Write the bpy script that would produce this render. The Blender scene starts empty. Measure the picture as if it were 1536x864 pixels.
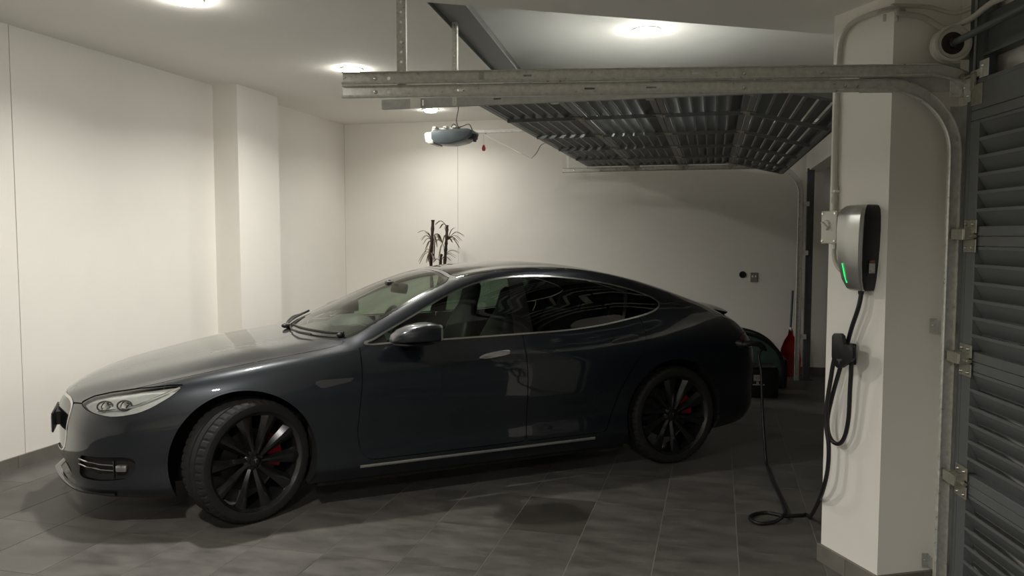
import bpy, bmesh, math, random
import numpy as np
from mathutils import Vector, Matrix, Euler
random.seed(7); rng = np.random.default_rng(7)
scene = bpy.context.scene
COL = scene.collection
rad = math.radians

# ------------------------------------------------------------------ camera, world, exposure
CAM_H, FPX, HOR = 1.64, 1190.0, 354.0
PITCH = math.atan((432 - HOR) / FPX)
cd = bpy.data.cameras.new('camera'); cam = bpy.data.objects.new('camera', cd); COL.objects.link(cam)
cam.location = (0, 0, CAM_H); cam.rotation_euler = (math.pi / 2 - PITCH, 0, 0)
cd.sensor_width = 36; cd.lens = FPX / 1536 * 36; cd.clip_start = 0.05; cd.clip_end = 200
scene.camera = cam
w = bpy.data.worlds.new('night'); scene.world = w; w.use_nodes = True
w.node_tree.nodes['Background'].inputs[0].default_value = (0.55, 0.6, 0.7, 1)
w.node_tree.nodes['Background'].inputs[1].default_value = 0.006
vs = scene.view_settings
vs.view_transform = 'Standard'; vs.look = 'None'; vs.gamma = 1; vs.use_curve_mapping = False
vs.exposure = 0.70
scene.cycles.max_bounces = 16; scene.cycles.diffuse_bounces = 10
LAMP_W = 26.0           # watts of every ceiling downlight
LAMP_COL = (1.0, 0.965, 0.89)

def ray(px, py):
    a = (px - 768) / FPX; b = (432 - py) / FPX
    return Vector((a, math.cos(PITCH) + b * math.sin(PITCH), -math.sin(PITCH) + b * math.cos(PITCH)))
def atz(px, py, z):      # where the sight line meets a level plane
    d = ray(px, py); t = (z - CAM_H) / d.z
    return Vector((d.x * t, d.y * t, z))
def project(p):
    x, y, z = p[0], p[1], p[2] - CAM_H
    d = y * math.cos(PITCH) - z * math.sin(PITCH); u = y * math.sin(PITCH) + z * math.cos(PITCH)
    if d < .05: return (-9999, -9999)
    return (768 + FPX * x / d, 432 - FPX * u / d)

# ------------------------------------------------------------------ materials
MATS = {}
def mat(name, col, rough=.5, metal=0., noise=0., nscale=8., bump=0., coat=0., spec=None, emit=None, trans=0., rnd=0., stretch=None, nrough=0., bscale=None, detail=6):
    if name in MATS: return MATS[name]
    m = bpy.data.materials.new(name); MATS[name] = m; m.use_nodes = True
    nt = m.node_tree; b = nt.nodes['Principled BSDF']
    b.inputs['Base Color'].default_value = (*col, 1); b.inputs['Roughness'].default_value = rough
    b.inputs['Metallic'].default_value = metal
    if coat: b.inputs['Coat Weight'].default_value = coat; b.inputs['Coat Roughness'].default_value = .03
    if spec is not None: b.inputs['Specular IOR Level'].default_value = spec
    if trans: b.inputs['Transmission Weight'].default_value = trans
    if emit: b.inputs['Emission Color'].default_value = (*emit[0], 1); b.inputs['Emission Strength'].default_value = emit[1]
    if noise or bump or rnd or nrough:
        tc = nt.nodes.new('ShaderNodeTexCoord'); mp = nt.nodes.new('ShaderNodeMapping')
        nt.links.new(tc.outputs['Object'], mp.inputs[0])
        if stretch: mp.inputs['Scale'].default_value = stretch
        if rnd:
            oi = nt.nodes.new('ShaderNodeObjectInfo'); cx = nt.nodes.new('ShaderNodeVectorMath'); cx.operation = 'SCALE'
            cv = nt.nodes.new('ShaderNodeCombineXYZ'); nt.links.new(oi.outputs['Random'], cv.inputs[0]); nt.links.new(oi.outputs['Random'], cv.inputs[1])
            nt.links.new(cv.outputs[0], cx.inputs[0]); cx.inputs['Scale'].default_value = 37.0
            nt.links.new(cx.outputs[0], mp.inputs['Location'])
        nz = nt.nodes.new('ShaderNodeTexNoise'); nz.inputs['Scale'].default_value = nscale; nz.inputs['Detail'].default_value = detail
        nz.inputs['Roughness'].default_value = .6
        nt.links.new(mp.outputs[0], nz.inputs['Vector'])
        val = nz.outputs['Fac']
        if noise or rnd:
            mr = nt.nodes.new('ShaderNodeMapRange'); mr.inputs['From Min'].default_value = .25; mr.inputs['From Max'].default_value = .75
            mr.inputs['To Min'].default_value = 1 - noise; mr.inputs['To Max'].default_value = 1 + noise
            nt.links.new(val, mr.inputs['Value']); fac = mr.outputs[0]
            if rnd:
                r2 = nt.nodes.new('ShaderNodeMapRange'); r2.inputs['To Min'].default_value = 1 - rnd; r2.inputs['To Max'].default_value = 1 + rnd
                nt.links.new(oi.outputs['Random'], r2.inputs['Value'])
                mm = nt.nodes.new('ShaderNodeMath'); mm.operation = 'MULTIPLY'; nt.links.new(fac, mm.inputs[0]); nt.links.new(r2.outputs[0], mm.inputs[1]); fac = mm.outputs[0]
            vm = nt.nodes.new('ShaderNodeVectorMath'); vm.operation = 'SCALE'; vm.inputs[0].default_value = col
            nt.links.new(fac, vm.inputs['Scale']); nt.links.new(vm.outputs[0], b.inputs['Base Color'])
        if nrough:
            m3 = nt.nodes.new('ShaderNodeMapRange'); m3.inputs['From Min'].default_value = .3; m3.inputs['From Max'].default_value = .7
            m3.inputs['To Min'].default_value = max(.02, rough - nrough); m3.inputs['To Max'].default_value = min(1, rough + nrough)
            nt.links.new(val, m3.inputs['Value']); nt.links.new(m3.outputs[0], b.inputs['Roughness'])
        if bump:
            bp = nt.nodes.new('ShaderNodeBump'); bp.inputs['Strength'].default_value = bump; bp.inputs['Distance'].default_value = .004
            src = val
            if bscale:
                n2 = nt.nodes.new('ShaderNodeTexNoise'); n2.inputs['Scale'].default_value = bscale; nt.links.new(mp.outputs[0], n2.inputs['Vector']); src = n2.outputs['Fac']
            nt.links.new(src, bp.inputs['Height']); nt.links.new(bp.outputs[0], b.inputs['Normal'])
    return m
def glass(name, tint, ior=1.5, refl=(1, 1, 1)):
    if name in MATS: return MATS[name]
    m = bpy.data.materials.new(name); MATS[name] = m; m.use_nodes = True; nt = m.node_tree; nt.nodes.clear()
    o = nt.nodes.new('ShaderNodeOutputMaterial'); mx = nt.nodes.new('ShaderNodeMixShader'); t = nt.nodes.new('ShaderNodeBsdfTransparent')
    g = nt.nodes.new('ShaderNodeBsdfGlossy'); fr = nt.nodes.new('ShaderNodeFresnel')
    t.inputs[0].default_value = (*tint, 1); g.inputs[0].default_value = (*refl, 1); g.inputs['Roughness'].default_value = .012; fr.inputs[0].default_value = ior
    nt.links.new(fr.outputs[0], mx.inputs[0]); nt.links.new(t.outputs[0], mx.inputs[1]); nt.links.new(g.outputs[0], mx.inputs[2]); nt.links.new(mx.outputs[0], o.inputs[0])
    return m
M_WALL = mat('painted plaster', (.86, .84, .79), .75, noise=.025, nscale=1.5, bump=.05, bscale=120)
M_CEIL = mat('ceiling paint', (.89, .875, .83), .85, noise=.02, nscale=1.2)
M_TILE = mat('slate grey floor tile', (.098, .093, .085), .5, noise=.42, nscale=3.6, bump=.12, bscale=60, rnd=.10, nrough=.08, stretch=(1, 2.0, 1))
M_TILED = mat('dark floor tile', (.062, .058, .050), .5, noise=.22, nscale=3.2, bump=.12, bscale=60, nrough=.08)
M_GROUT = mat('pale grout', (.25, .235, .21), .9, noise=.1, nscale=20)
M_SKIRT = mat('grey skirting tile', (.16, .148, .128), .55, noise=.22, nscale=6, rnd=.1)
M_GALV = mat('galvanised steel', (.66, .66, .62), .38, .6, noise=.22, nscale=38, nrough=.12)
M_GALVD = mat('dull galvanised steel', (.46, .47, .45), .45, .6, noise=.18, nscale=24, nrough=.1)
M_DOOR = mat('grey powder coated aluminium', (.14, .15, .15), .45, .2, noise=.06, nscale=12)
M_STEEL = mat('dark painted steel', (.10, .115, .11), .5, .3, noise=.1, nscale=10)
M_BEAM = mat('grey primed steel', (.215, .22, .215), .6, .1, noise=.05, nscale=6)
M_ZINC = mat('yellow zinc hinge steel', (.44, .43, .37), .38, .8, noise=.2, nscale=40)
M_BLACK = mat('black plastic', (.012, .012, .013), .45, noise=.1, nscale=30)
M_RUBB = mat('black cable rubber', (.010, .010, .010), .5, noise=.1, nscale=60)
M_CHROME = mat('chrome', (.82, .82, .80), .10, 1., noise=.02, nscale=20)
M_WHITE = mat('white plastic', (.78, .77, .72), .4, noise=.02, nscale=10)
M_PVC = mat('grey conduit plastic', (.50, .485, .43), .45, noise=.04, nscale=20)
M_JBOX = mat('pale grey junction box', (.62, .61, .54), .4, noise=.03, nscale=20)

# ------------------------------------------------------------------ mesh helpers
class G:
    def __init__(s): s.bm = bmesh.new()
    def _x(s, vs, M):
        for v in vs: v.co = M @ v.co
    def box(s, c, sz, rot=None, bev=0., seg=2):
        r = bmesh.ops.create_cube(s.bm, size=1); vs = r['verts']
        for v in vs: v.co = Vector((v.co.x * sz[0], v.co.y * sz[1], v.co.z * sz[2]))
        if bev:
            es = list({e for v in vs for e in v.link_edges})
            rr = bmesh.ops.bevel(s.bm, geom=es, offset=bev, segments=seg, affect='EDGES', profile=.5)
            vs = list({v for f in rr['faces'] for v in f.verts} | {v for v in vs if v.is_valid})
            # whole island
            st = list(vs); seen = set(vs)
            while st:
                v = st.pop()
                for e in v.link_edges:
                    o = e.other_vert(v)
                    if o not in seen: seen.add(o); st.append(o)
            vs = list(seen)
        R = (rot if isinstance(rot, Matrix) else Euler(rot).to_matrix()).to_4x4() if rot is not None else Matrix.Identity(4)
        s._x(vs, Matrix.Translation(c) @ R); return s
    def cyl(s, p0, p1, r0, r1=None, seg=16, caps=True):
        p0 = Vector(p0); p1 = Vector(p1); r1 = r0 if r1 is None else r1
        d = p1 - p0; q = d.to_track_quat('Z', 'Y').to_matrix()
        A = []; B = []
        for i in range(seg):
            a = 2 * math.pi * i / seg; o = Vector((math.cos(a), math.sin(a), 0))
            A.append(s.bm.verts.new(p0 + q @ (o * r0))); B.append(s.bm.verts.new(p1 + q @ (o * r1)))
        for i in range(seg):
            j = (i + 1) % seg; s.bm.faces.new((A[i], A[j], B[j], B[i]))
        if caps: s.bm.faces.new(A[::-1]); s.bm.faces.new(B)
        return s
    def tube(s, pts, r, seg=8, smooth=0, closed=False, flat=None):
        P = [Vector(p) for p in pts]
        if smooth: P = spline(P, smooth)
        rings = []; n = len(P); up = Vector((0, 0, 1)); prev = None
        for i, p in enumerate(P):
            t = (P[min(i + 1, n - 1)] - P[max(i - 1, 0)]).normalized()
            if prev is None:
                a = up if abs(t.dot(up)) < .95 else Vector((1, 0, 0)); x = (a - t * a.dot(t)).normalized()
            else: x = (prev - t * prev.dot(t)).normalized()
            prev = x; y = t.cross(x); rr = r[i] if isinstance(r, (list, tuple)) else r
            fx, fy = flat if flat else (1, 1)
            rings.append([s.bm.verts.new(p + x * (math.cos(2 * math.pi * k / seg) * rr * fx) + y * (math.sin(2 * math.pi * k / seg) * rr * fy)) for k in range(seg)])
        for A, B in zip(rings, rings[1:]):
            for k in range(seg):
                j = (k + 1) % seg; s.bm.faces.new((A[k], A[j], B[j], B[k]))
        s.bm.faces.new(rings[0][::-1]); s.bm.faces.new(rings[-1]); return s
    def sweep(s, prof, path, frames, closed=True):
        """prof: list of (a,b); path: points; frames: list of (A,B) unit vectors"""
        rings = []
        for p, (A, B) in zip(path, frames):
            rings.append([s.bm.verts.new(Vector(p) + A * a + B * b) for a, b in prof])
        n = len(prof)
        for R0, R1 in zip(rings, rings[1:]):
            for k in range(n if closed else n - 1):
                j = (k + 1) % n; s.bm.faces.new((R0[k], R0[j], R1[j], R1[k]))
        if closed: s.bm.faces.new(rings[0][::-1]); s.bm.faces.new(rings[-1])
        return s
    def lathe(s, prof, M=None, seg=32, full=True):
        """prof: list of (r, h) about local Z"""
        M = M or Matrix.Identity(4); rings = []
        for r, h in prof:
            if r < 1e-6: rings.append([s.bm.verts.new(M @ Vector((0, 0, h)))])
            else: rings.append([s.bm.verts.new(M @ Vector((r * math.cos(2 * math.pi * k / seg), r * math.sin(2 * math.pi * k / seg), h))) for k in range(seg)])
        for A, B in zip(rings, rings[1:]):
            for k in range(seg):
                j = (k + 1) % seg
                if len(A) == 1 and len(B) == 1: continue
                if len(A) == 1: s.bm.faces.new((A[0], B[j], B[k]))
                elif len(B) == 1: s.bm.faces.new((A[k], A[j], B[0]))
                else: s.bm.faces.new((A[k], A[j], B[j], B[k]))
        return s
    def prism(s, poly, d, base=Vector((0, 0, 0)), A=Vector((1, 0, 0)), B=Vector((0, 1, 0)), N=Vector((0, 0, 1)), bev=0):
        lo = [s.bm.verts.new(base + A * a + B * b) for a, b in poly]; hi = [s.bm.verts.new(base + A * a + B * b + N * d) for a, b in poly]
        n = len(poly); fs = [s.bm.faces.new(lo[::-1]), s.bm.faces.new(hi)]
        for i in range(n):
            j = (i + 1) % n; fs.append(s.bm.faces.new((lo[i], lo[j], hi[j], hi[i])))
        if bev: bmesh.ops.bevel(s.bm, geom=list({e for f in fs for e in f.edges}), offset=bev, segments=2, affect='EDGES', profile=.5)
        return s
    def sphere(s, c, r, sc=(1, 1, 1), seg=16):
        rr = bmesh.ops.create_uvsphere(s.bm, u_segments=seg, v_segments=seg // 2 + 2, radius=r)
        for v in rr['verts']: v.co = Vector((v.co.x * sc[0], v.co.y * sc[1], v.co.z * sc[2])) + Vector(c)
        return s
    def mesh(s, name, material, smooth=40):
        bmesh.ops.recalc_face_normals(s.bm, faces=s.bm.faces)
        me = bpy.data.meshes.new(name); s.bm.to_mesh(me); s.bm.free(); me.materials.append(material)
        if smooth:
            me.polygons.foreach_set('use_smooth', [True] * len(me.polygons))
            me.set_sharp_from_angle(angle=rad(smooth))
        return me
    def out(s, name, material, parent=None, smooth=40, loc=None, rot=None):
        return link(name, s.mesh(name, material, smooth), parent, loc, rot)
def link(name, me, parent=None, loc=None, rot=None):
    o = bpy.data.objects.new(name, me); COL.objects.link(o)
    if parent is not None: o.parent = parent
    if loc is not None: o.location = loc
    if rot is not None: o.rotation_euler = rot
    return o
def spline(P, n):
    out = []
    for i in range(len(P) - 1):
        p0 = P[max(i - 1, 0)]; p1 = P[i]; p2 = P[i + 1]; p3 = P[min(i + 2, len(P) - 1)]
        for k in range(n):
            t = k / n
            out.append(.5 * ((2 * p1) + (p2 - p0) * t + (2 * p0 - 5 * p1 + 4 * p2 - p3) * t * t + (3 * p1 - p0 - 3 * p2 + p3) * t ** 3))
    out.append(P[-1]); return out
def tag(o, label, cat, group=None):
    o['label'] = label; o['category'] = cat
    if group: o['group'] = group
    return o
def struct(o): o['kind'] = 'structure'; return o
def thing(name, label, cat, loc=(0, 0, 0), rz=0., group=None):
    o = bpy.data.objects.new(name, None); COL.objects.link(o); o.empty_display_size = .1
    o.location = loc; o.rotation_euler = (0, 0, rz); return tag(o, label, cat, group)

# ------------------------------------------------------------------ room shell
CEIL = 3.10
LW = rad(14.5); DL = Vector((math.sin(LW), math.cos(LW), 0)); DC = Vector((math.cos(LW), -math.sin(LW), 0))   # along / across the left wall
WA = Vector((-3.536, 5.383, 0))              # a point at the foot of the left wall
CORNER = WA + DL * ((10.529 - 5.383) / DL.y)
FARE = Vector((6.9, CORNER.y - (6.9 - CORNER.x) * .2095, 0)); DF = (FARE - CORNER).normalized(); NF = Vector((DF.y, -DF.x, 0))   # NF points into the room (toward -Y)
if NF.y > 0: NF = -NF

g = G(); g.box((0.5, 4, -.0558), (13, 17, .11)); floor = struct(g.out('floor', M_GROUT, smooth=0))
# tiles (stack bond, joints parallel to the left wall)
PW, PL = .4135, .578
def tile_mesh(material):
    g = G(); g.box((0, 0, -.004), (PW - .0042, PL - .0022, .010)); return g.mesh('tile', material, 0)
tm, tmd = tile_mesh(M_TILE), tile_mesh(M_TILED)
cand = []
wall_c = WA.dot(DC)
for i in range(-14, 22):
    for j in range(-8, 14):
        c = .128 - PW * (i + .5) if False else .128 + PW * (i + .5); d = 4.206 + PL * (j + .5)
        p = DC * c + DL * d
        if c < wall_c + .1 or p.y > 10.6 or p.y < -3 or p.x > 5.5: continue
        if (p - CORNER).dot(NF) < .05: continue
        u, v = project(p); inn = -160 < u < 1700 and 330 < v < 1100
        cand.append((not inn, p.length, c, d, p))
cand.sort(key=lambda t: (t[0], t[1]))
for k, (no, _, c, d, p) in enumerate(cand[:290]):
    dark = -1.11 < c < -.697 and 4.206 < d < 4.784
    o = link('tile', tmd if dark else tm, floor, (p.x, p.y, random.uniform(-.0006, .0006)), (0, 0, -LW))
g = G()
for (no, _, c, d, p) in cand[290:]: g.box((p.x, p.y, -.004), (PW - .0042, PL - .0022, .010), (0, 0, -LW))
if len(cand) > 290:
    o = g.out('tile_field', M_TILE, floor, 0); o['kind'] = 'stuff'

def vwall(name, p0, p1, z0, z1, th, material=M_WALL, parent=None):
    """slab whose room face runs p0->p1; thickness goes to the left of p0->p1"""
    p0 = Vector(p0); p1 = Vector(p1); d = (p1 - p0).normalized(); n = Vector((-d.y, d.x, 0))
    g = G(); g.prism([(p0.x, p0.y), (p1.x, p1.y), (p1.x + n.x * th, p1.y + n.y * th), (p0.x + n.x * th, p0.y + n.y * th)], z1 - z0, Vector((0, 0, z0)))
    return g.out(name, material, parent, 0)
# left wall: backing plus separate lining boards with open vertical joints
LB0 = WA - DL * 8.0
wl = struct(vwall('wall_left', LB0 - DC * .012, CORNER + DL * .2 - DC * .012, -.05, CEIL + .3, .2, M_STEEL))
seamL = Vector((-3.482, 5.59, 0)); tS = (seamL - WA).dot(DL); tC = (CORNER - WA).dot(DL)
cuts = [-8.0, tS - 4.8, tS - 2.4, tS, tC]
for a, b in zip(cuts, cuts[1:]):
    vwall('wall_panel', WA + DL * (a + .003), WA + DL * (b - (.003 if b < tC else 0)), 0, CEIL, .012, M_WALL, wl)
# far wall
wf = struct(vwall('wall_far', CORNER - NF * .012 - DF * .3, FARE - NF * .012, -.05, CEIL + .3, .2, M_STEEL))
seamF = 1.545
for a, b in ((0, seamF), (seamF, (FARE - CORNER).length)):
    vwall('wall_panel', CORNER + DF * (a + .0015), CORNER + DF * (b - .0015), 0, CEIL, .012, M_WALL, wf)
# pilaster on the left wall
tp0 = (Vector((-2.909, 7.806, 0)) - WA).dot(DL)
P0 = WA + DL * tp0; P1 = P0 + DC * .27; P2 = P1 + DL * .735; P3 = P2 - DC * .27
g = G(); g.prism([(p.x, p.y) for p in (P0 - DC * .005, P1, P2, P3 - DC * .005)], CEIL); struct(g.out('wall_pilaster', M_WALL, smooth=0))
# ceiling and the dropped beam (soffit) that ends on the pier
SD = Vector((.9636, .2672, 0)); SP = Vector((-.218, 3.731, 0)); SN = Vector((SD.y, -SD.x, 0))
g = G(); g.box((0.5, 4, CEIL + .1), (13, 17, .2)); struct(g.out('ceiling', M_CEIL, smooth=0))
SOF = 2.70
a = SP - SD * 6; b = SP + SD * 2.7
g = G(); g.prism([(q.x, q.y) for q in (a, b, Vector((b.x, -3.2, 0)), Vector((a.x, -3.2, 0)))], CEIL - SOF + .01, Vector((0, 0, SOF)))
struct(g.out('ceiling_soffit', M_CEIL, smooth=0))
# back wall behind the camera
struct(vwall('wall_near', (6, -3.2, 0), (-7, -3.2, 0), -.05, CEIL, .2))
# pier with the charger
PA = Vector((1.562, 3.917, 0)); PB = Vector((1.672, 3.540, 0)); PC = Vector((2.14, 3.650, 0)); PD = Vector((2.03, 4.026, 0))
g = G(); g.prism([(q.x, q.y) for q in (PA, PB, PC, PD)], SOF + .02); struct(g.out('wall_pier', M_WALL, smooth=0))
# skirting tiles, each a piece
SKH = .09
def skirting(name, p0, p1, length, nrm):
    p0 = Vector(p0); p1 = Vector(p1); d = (p1 - p0).normalized(); L = (p1 - p0).length; n = max(1, round(L / length)); l = L / n
    root = None
    for k in range(n):
        c = p0 + d * (l * (k + .5)) + nrm * .007
        g = G(); g.box((0, 0, 0), (l - .002, .016, SKH), bev=.0015, seg=1)
        rz = math.atan2(d.y, d.x)
        if root is None:
            me = g.mesh('skirting_tile', M_SKIRT, 0)
            gb = G(); q = (p0 + p1) / 2 + nrm * .003; gb.box((q.x, q.y, SKH / 2 - .002), (L, .006, SKH - .006), (0, 0, rz)); root = struct(gb.out(name, M_GROUT, smooth=0))
        else: g.bm.free()
        link('skirting_tile', me, root, (c.x, c.y, SKH / 2 - .001), (0, 0, rz))
skirting('baseboard_left', WA - DL * 4, P0, .58, DC)
skirting('baseboard_pilaster', P1, P2, .4, DC)
skirting('baseboard_back_left', P3, CORNER, .58, DC)
skirting('baseboard_far', CORNER, CORNER + DF * 8.1, .58, NF)
nA = Vector((-.96, -.28, 0)); nB = Vector((.2288, -.9735, 0))
skirting('baseboard_pier_side', PA - nB * .015, PB + nB * .015, .205, nA)
skirting('baseboard_pier_front', PB + nA * .0, PC - nA * .12 * 0, .24, nB)

# ------------------------------------------------------------------ facade on the right
FN, FP = 4.0, 165.9                                   # headings of the two door planes
N0 = Vector((1.95, 3.312, 0)); nx = Vector((-math.cos(rad(FN)), math.sin(rad(FN)), 0)); ny = Vector((-math.sin(rad(FN)), -math.cos(rad(FN)), 0))
O0 = Vector((2.06, 4.14, 0)); ox = Vector((-.9698, .2439, 0)); oy = Vector((-.2439, -.9698, 0))
# lintel walls above both openings, outer jamb
def frame_slab(name, O, X, Y, x0, x1, y0, y1, z0, z1, material):
    g = G(); g.prism([((O + X * a + Y * b).x, (O + X * a + Y * b).y) for a, b in ((x0, y0), (x1, y0), (x1, y1), (x0, y1))], z1 - z0, Vector((0, 0, z0)))
    return struct(g.out(name, material, smooth=0))
frame_slab('wall_right_lintel', O0, ox, oy, -.22, -.06, -5.3, .1, 2.38, CEIL, M_WALL)
frame_slab('wall_right_jamb', N0, nx, ny, -.30, -.04, -.40, -.105, 0, SOF, M_WALL)
frame_slab('wall_right', N0, nx, ny, -.30, -.075, -.105, 6.8, 2.285, CEIL, M_WALL)
# ------------------------------------------------------------------ garage door tracks
def punch(ob, cutter):
    """cut the boxes and pins collected in cutter out of a mesh object"""
    cm = cutter.mesh('cutter', M_GALV, 0); co = bpy.data.objects.new('cutter', cm); COL.objects.link(co); co.parent = ob.parent
    md = ob.modifiers.new('holes', 'BOOLEAN'); md.operation = 'DIFFERENCE'; md.solver = 'EXACT'; md.object = co
    bpy.context.view_layer.update(); dg = bpy.context.evaluated_depsgraph_get()
    me = bpy.data.meshes.new_from_object(ob.evaluated_get(dg)); ob.modifiers.clear(); old = ob.data; ob.data = me; me.name = old.name
    bpy.data.objects.remove(co); bpy.data.meshes.remove(cm)
    me.set_sharp_from_angle(angle=rad(40))
def track(name, label, O, X, Y, side, yoff, zc, x_end, xv, R, z_bot, z_tail=None, material=M_GALV, parent_group=None, x_stop=None, holes=()):
    """C-channel: level run, quarter bend, upright. side = +1 when the channel opens toward +Y"""
    rz = math.atan2(X.y, X.x)
    t = thing(name, label, 'door track', O, rz, parent_group)
    path = []; fr = []; Z = Vector((0, 0, 1)); XX = Vector((1, 0, 0)); A = Vector((0, side, 0))
    def add(x, z, ang):
        path.append(Vector((x, yoff, z))); fr.append((A, Vector((-math.sin(ang), 0, math.cos(ang)))))
    add(x_end, zc, 0); add(xv + R, zc, 0)
    nseg = 14; amax = math.pi / 2 if x_stop is None else x_stop
    for k in range(1, nseg + 1):
        a = amax * k / nseg; add(xv + R - R * math.sin(a), zc - R + R * math.cos(a), a)
    if x_stop is None: add(xv, z_bot, math.pi / 2)
    prof = [(0, -.027), (.020, -.029), (.026, -.024), (.024, -.016), (.022, -.017), (.0225, -.023), (.019, -.0265), (.002, -.0245), (.002, .0245), (.014, .026), (.017, .023), (.0185, .024), (.015, .0285), (0, .027)]
    g = G(); g.sweep(prof, path, fr); rail = g.out('rail', material, t)
    c = G(); ncut = 0
    for x, kind in holes:
        if kind == 's': c.box((x, yoff, zc + .004), (.045, .014, .009)); ncut += 1
        elif kind == 'v': c.box((x, yoff, zc), (.010, .014, .034)); ncut += 1
        elif kind == 'h': c.cyl((x, yoff - .007, zc), (x, yoff + .007, zc), .008, seg=12); ncut += 1
    if ncut: punch(rail, c)
    else: c.bm.free()
    for x, kind in holes:
        if kind == 'b':
            g = G(); g.lathe([(0, .006), (.006, .005), (.009, .0), (.009, -.002)], Matrix.Translation((x, yoff + side * .003, zc)) @ Matrix.Rotation(-side * math.pi / 2, 4, 'X'), 10); g.out('bolt', M_CHROME, t)
    return t
YT = -.135
t1 = track('door_track', 'lower galvanised track curving down beside the closed slatted door', N0, nx, ny, 1, YT, 2.287, 2.73, .055, .295, .01, holes=[(2.52, 'h'), (2.58, 'b'), (2.2, 's'), (1.35, 's'), (.95, 'b'), (1.62, 's'), (.52, 'b'), (.47, 'b')])
t2 = track('door_track', 'upper galvanised track running just above the lower one to the spring drum', N0, nx, ny, 1, YT, 2.347, 2.73, -.134, .304, .0, x_stop=rad(34), holes=[(2.52, 'h'), (2.58, 'b'), (1.9, 's'), (1.15, 's'), (.95, 'b'), (.62, 'b')])
# uprights: angle bracket the track is bolted to, wall clips
g = G(); g.box((.012, YT - .006, 1.1), (.005, .06, 2.2)); g.box((.036, YT - .035, 1.1), (.05, .004, 2.2)); g.out('jamb_angle', M_GALVD, t1, 0)
for z in (.16, 1.24):
    g = G(); g.box((.074, YT - .095, z), (.028, .004, .06)); g.box((.061, YT - .05, z), (.003, .10, .05)); g.out('wall_clip', M_GALVD, t1, 0)
    g = G(); g.sphere((.078, YT - .092, z), .005, seg=8); g.out('bolt', M_CHROME, t1)
g = G(); g.box((.25, YT - .004, 2.318), (.42, .003, .120)); g.out('bend_plate', M_GALVD, t1, 0)
g = G(); g.box((2.10, YT + .0038, 2.347), (.022, .004, .046)); g.out('strap_end', M_GALVD, t2, 0)
TG = 'tracks of the raised door'
t3 = track('door_track', 'level track along the raised door edge, under the two bolted tracks', O0, ox, oy, -1, .045, 2.425, 2.917, .03, .33, .0, material=M_GALVD, holes=[(2.2, 's'), (1.5, 's'), (.9, 's'), (2.655, 'v')])
g = G(); g.box((2.70, .0468, 2.425), (.065, .004, .062)); g.out('joint_plate', M_WHITE, t3, 0)
t4 = track('door_track', 'track of the raised door along the far beige wall, beside the red scoop', O0, ox, oy, 1, -4.945, 2.425, 2.74, .03, .33, .0, holes=[(2.6, 'b'), (1.9, 's')])
for z in (.5, 1.45, 2.0):
    g = G(); g.box((-.015, -4.968, z), (.1, .046, .05)); g.out('wall_clip', M_WHITE, t4, 0)
g = G(); g.box((2.68, -4.9465, 2.55), (.03, .004, .24)); g.out('hanger_plate', M_GALV, t4, 0)
# jamb post behind the far track
jp = thing('jamb_post', 'dark grey steel post behind the far track and red scoop', 'post', O0 + ox * -.08 - oy * 5.02, math.atan2(ox.y, ox.x))
g = G(); g.box((0, 0, 1.2), (.075, .06, 2.4), bev=.004, seg=1); g.out('post', M_STEEL, jp, 0)
g = G(); g.box((0, 0, .005), (.14, .12, .012), bev=.002, seg=1); g.out('base_plate', M_STEEL, jp, 0)

# hangers from the ceiling
def strap(name, label, p, z0, z1, wd, th, rz, zf=0.):
    t = thing(name, label, 'bracket', (p[0], p[1], z0), rz)
    g = G(); H = z1 - z0; n = int(H / .042); pc = H / n; hw_ = wd / 2; hr = wd * .17; y0, y1 = -.0015, .0015
    g.box((hw_, .012, (H + zf) / 2), (.003, .026, H - zf))
    for k in range(n):                       # one plate cell round each punched hole
        zc = pc * (k + .5)
        out_ = [(hw_, 0), (hw_, pc / 2), (0, pc / 2), (-hw_, pc / 2), (-hw_, 0), (-hw_, -pc / 2), (0, -pc / 2), (hw_, -pc / 2)]
        inn = [(hr * math.cos(math.pi * q / 4), hr * math.sin(math.pi * q / 4)) for q in range(8)]
        V = {}
        for nm, pts in (('o', out_), ('i', inn)):
            for yk, yy in ((0, y0), (1, y1)): V[nm, yk] = [g.bm.verts.new((a_, yy, zc + b_)) for a_, b_ in pts]
        for q in range(8):
            r = (q + 1) % 8
            for yk in (0, 1): g.bm.faces.new((V['o', yk][q], V['o', yk][r], V['i', yk][r], V['i', yk][q]))
            g.bm.faces.new((V['i', 0][q], V['i', 0][r], V['i', 1][r], V['i', 1][q]))
            if q in (0, 7, 3, 4): g.bm.faces.new((V['o', 0][q], V['o', 0][r], V['o', 1][r], V['o', 1][q]))
    bmesh.ops.remove_doubles(g.bm, verts=g.bm.verts, dist=1e-5); g.out('angle', M_GALV, t, 0)
    return t
strap('ceiling_hanger', 'perforated steel hanger from ceiling to the two bolted tracks', (-.497, 3.6205), 2.31, CEIL, .040, .02, rad(-4))
strap('ceiling_hanger', 'short perforated hanger under the dark ceiling beam', (-.335, 4.694), 2.40, 2.885, .028, .02, rad(-14), .06)
# steel beam under the ceiling
bm_ = thing('steel_beam', 'dark grey steel beam running under the ceiling above the tracks', 'beam', (-.448, 3.72, 2.88), rad(-9.8))
g = G(); g.box((0, 2.6, .006), (.17, 5.2, .012)); g.out('flange', M_BEAM, bm_, 0)
g = G(); g.box((-.055, 2.6, .116), (.010, 5.2, .208)); g.out('web', M_BEAM, bm_, 0)
g = G(); g.box((-.083, 2.6, -.010), (.006, 5.2, .022)); g.out('lip', M_STEEL, bm_, 0)

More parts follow.
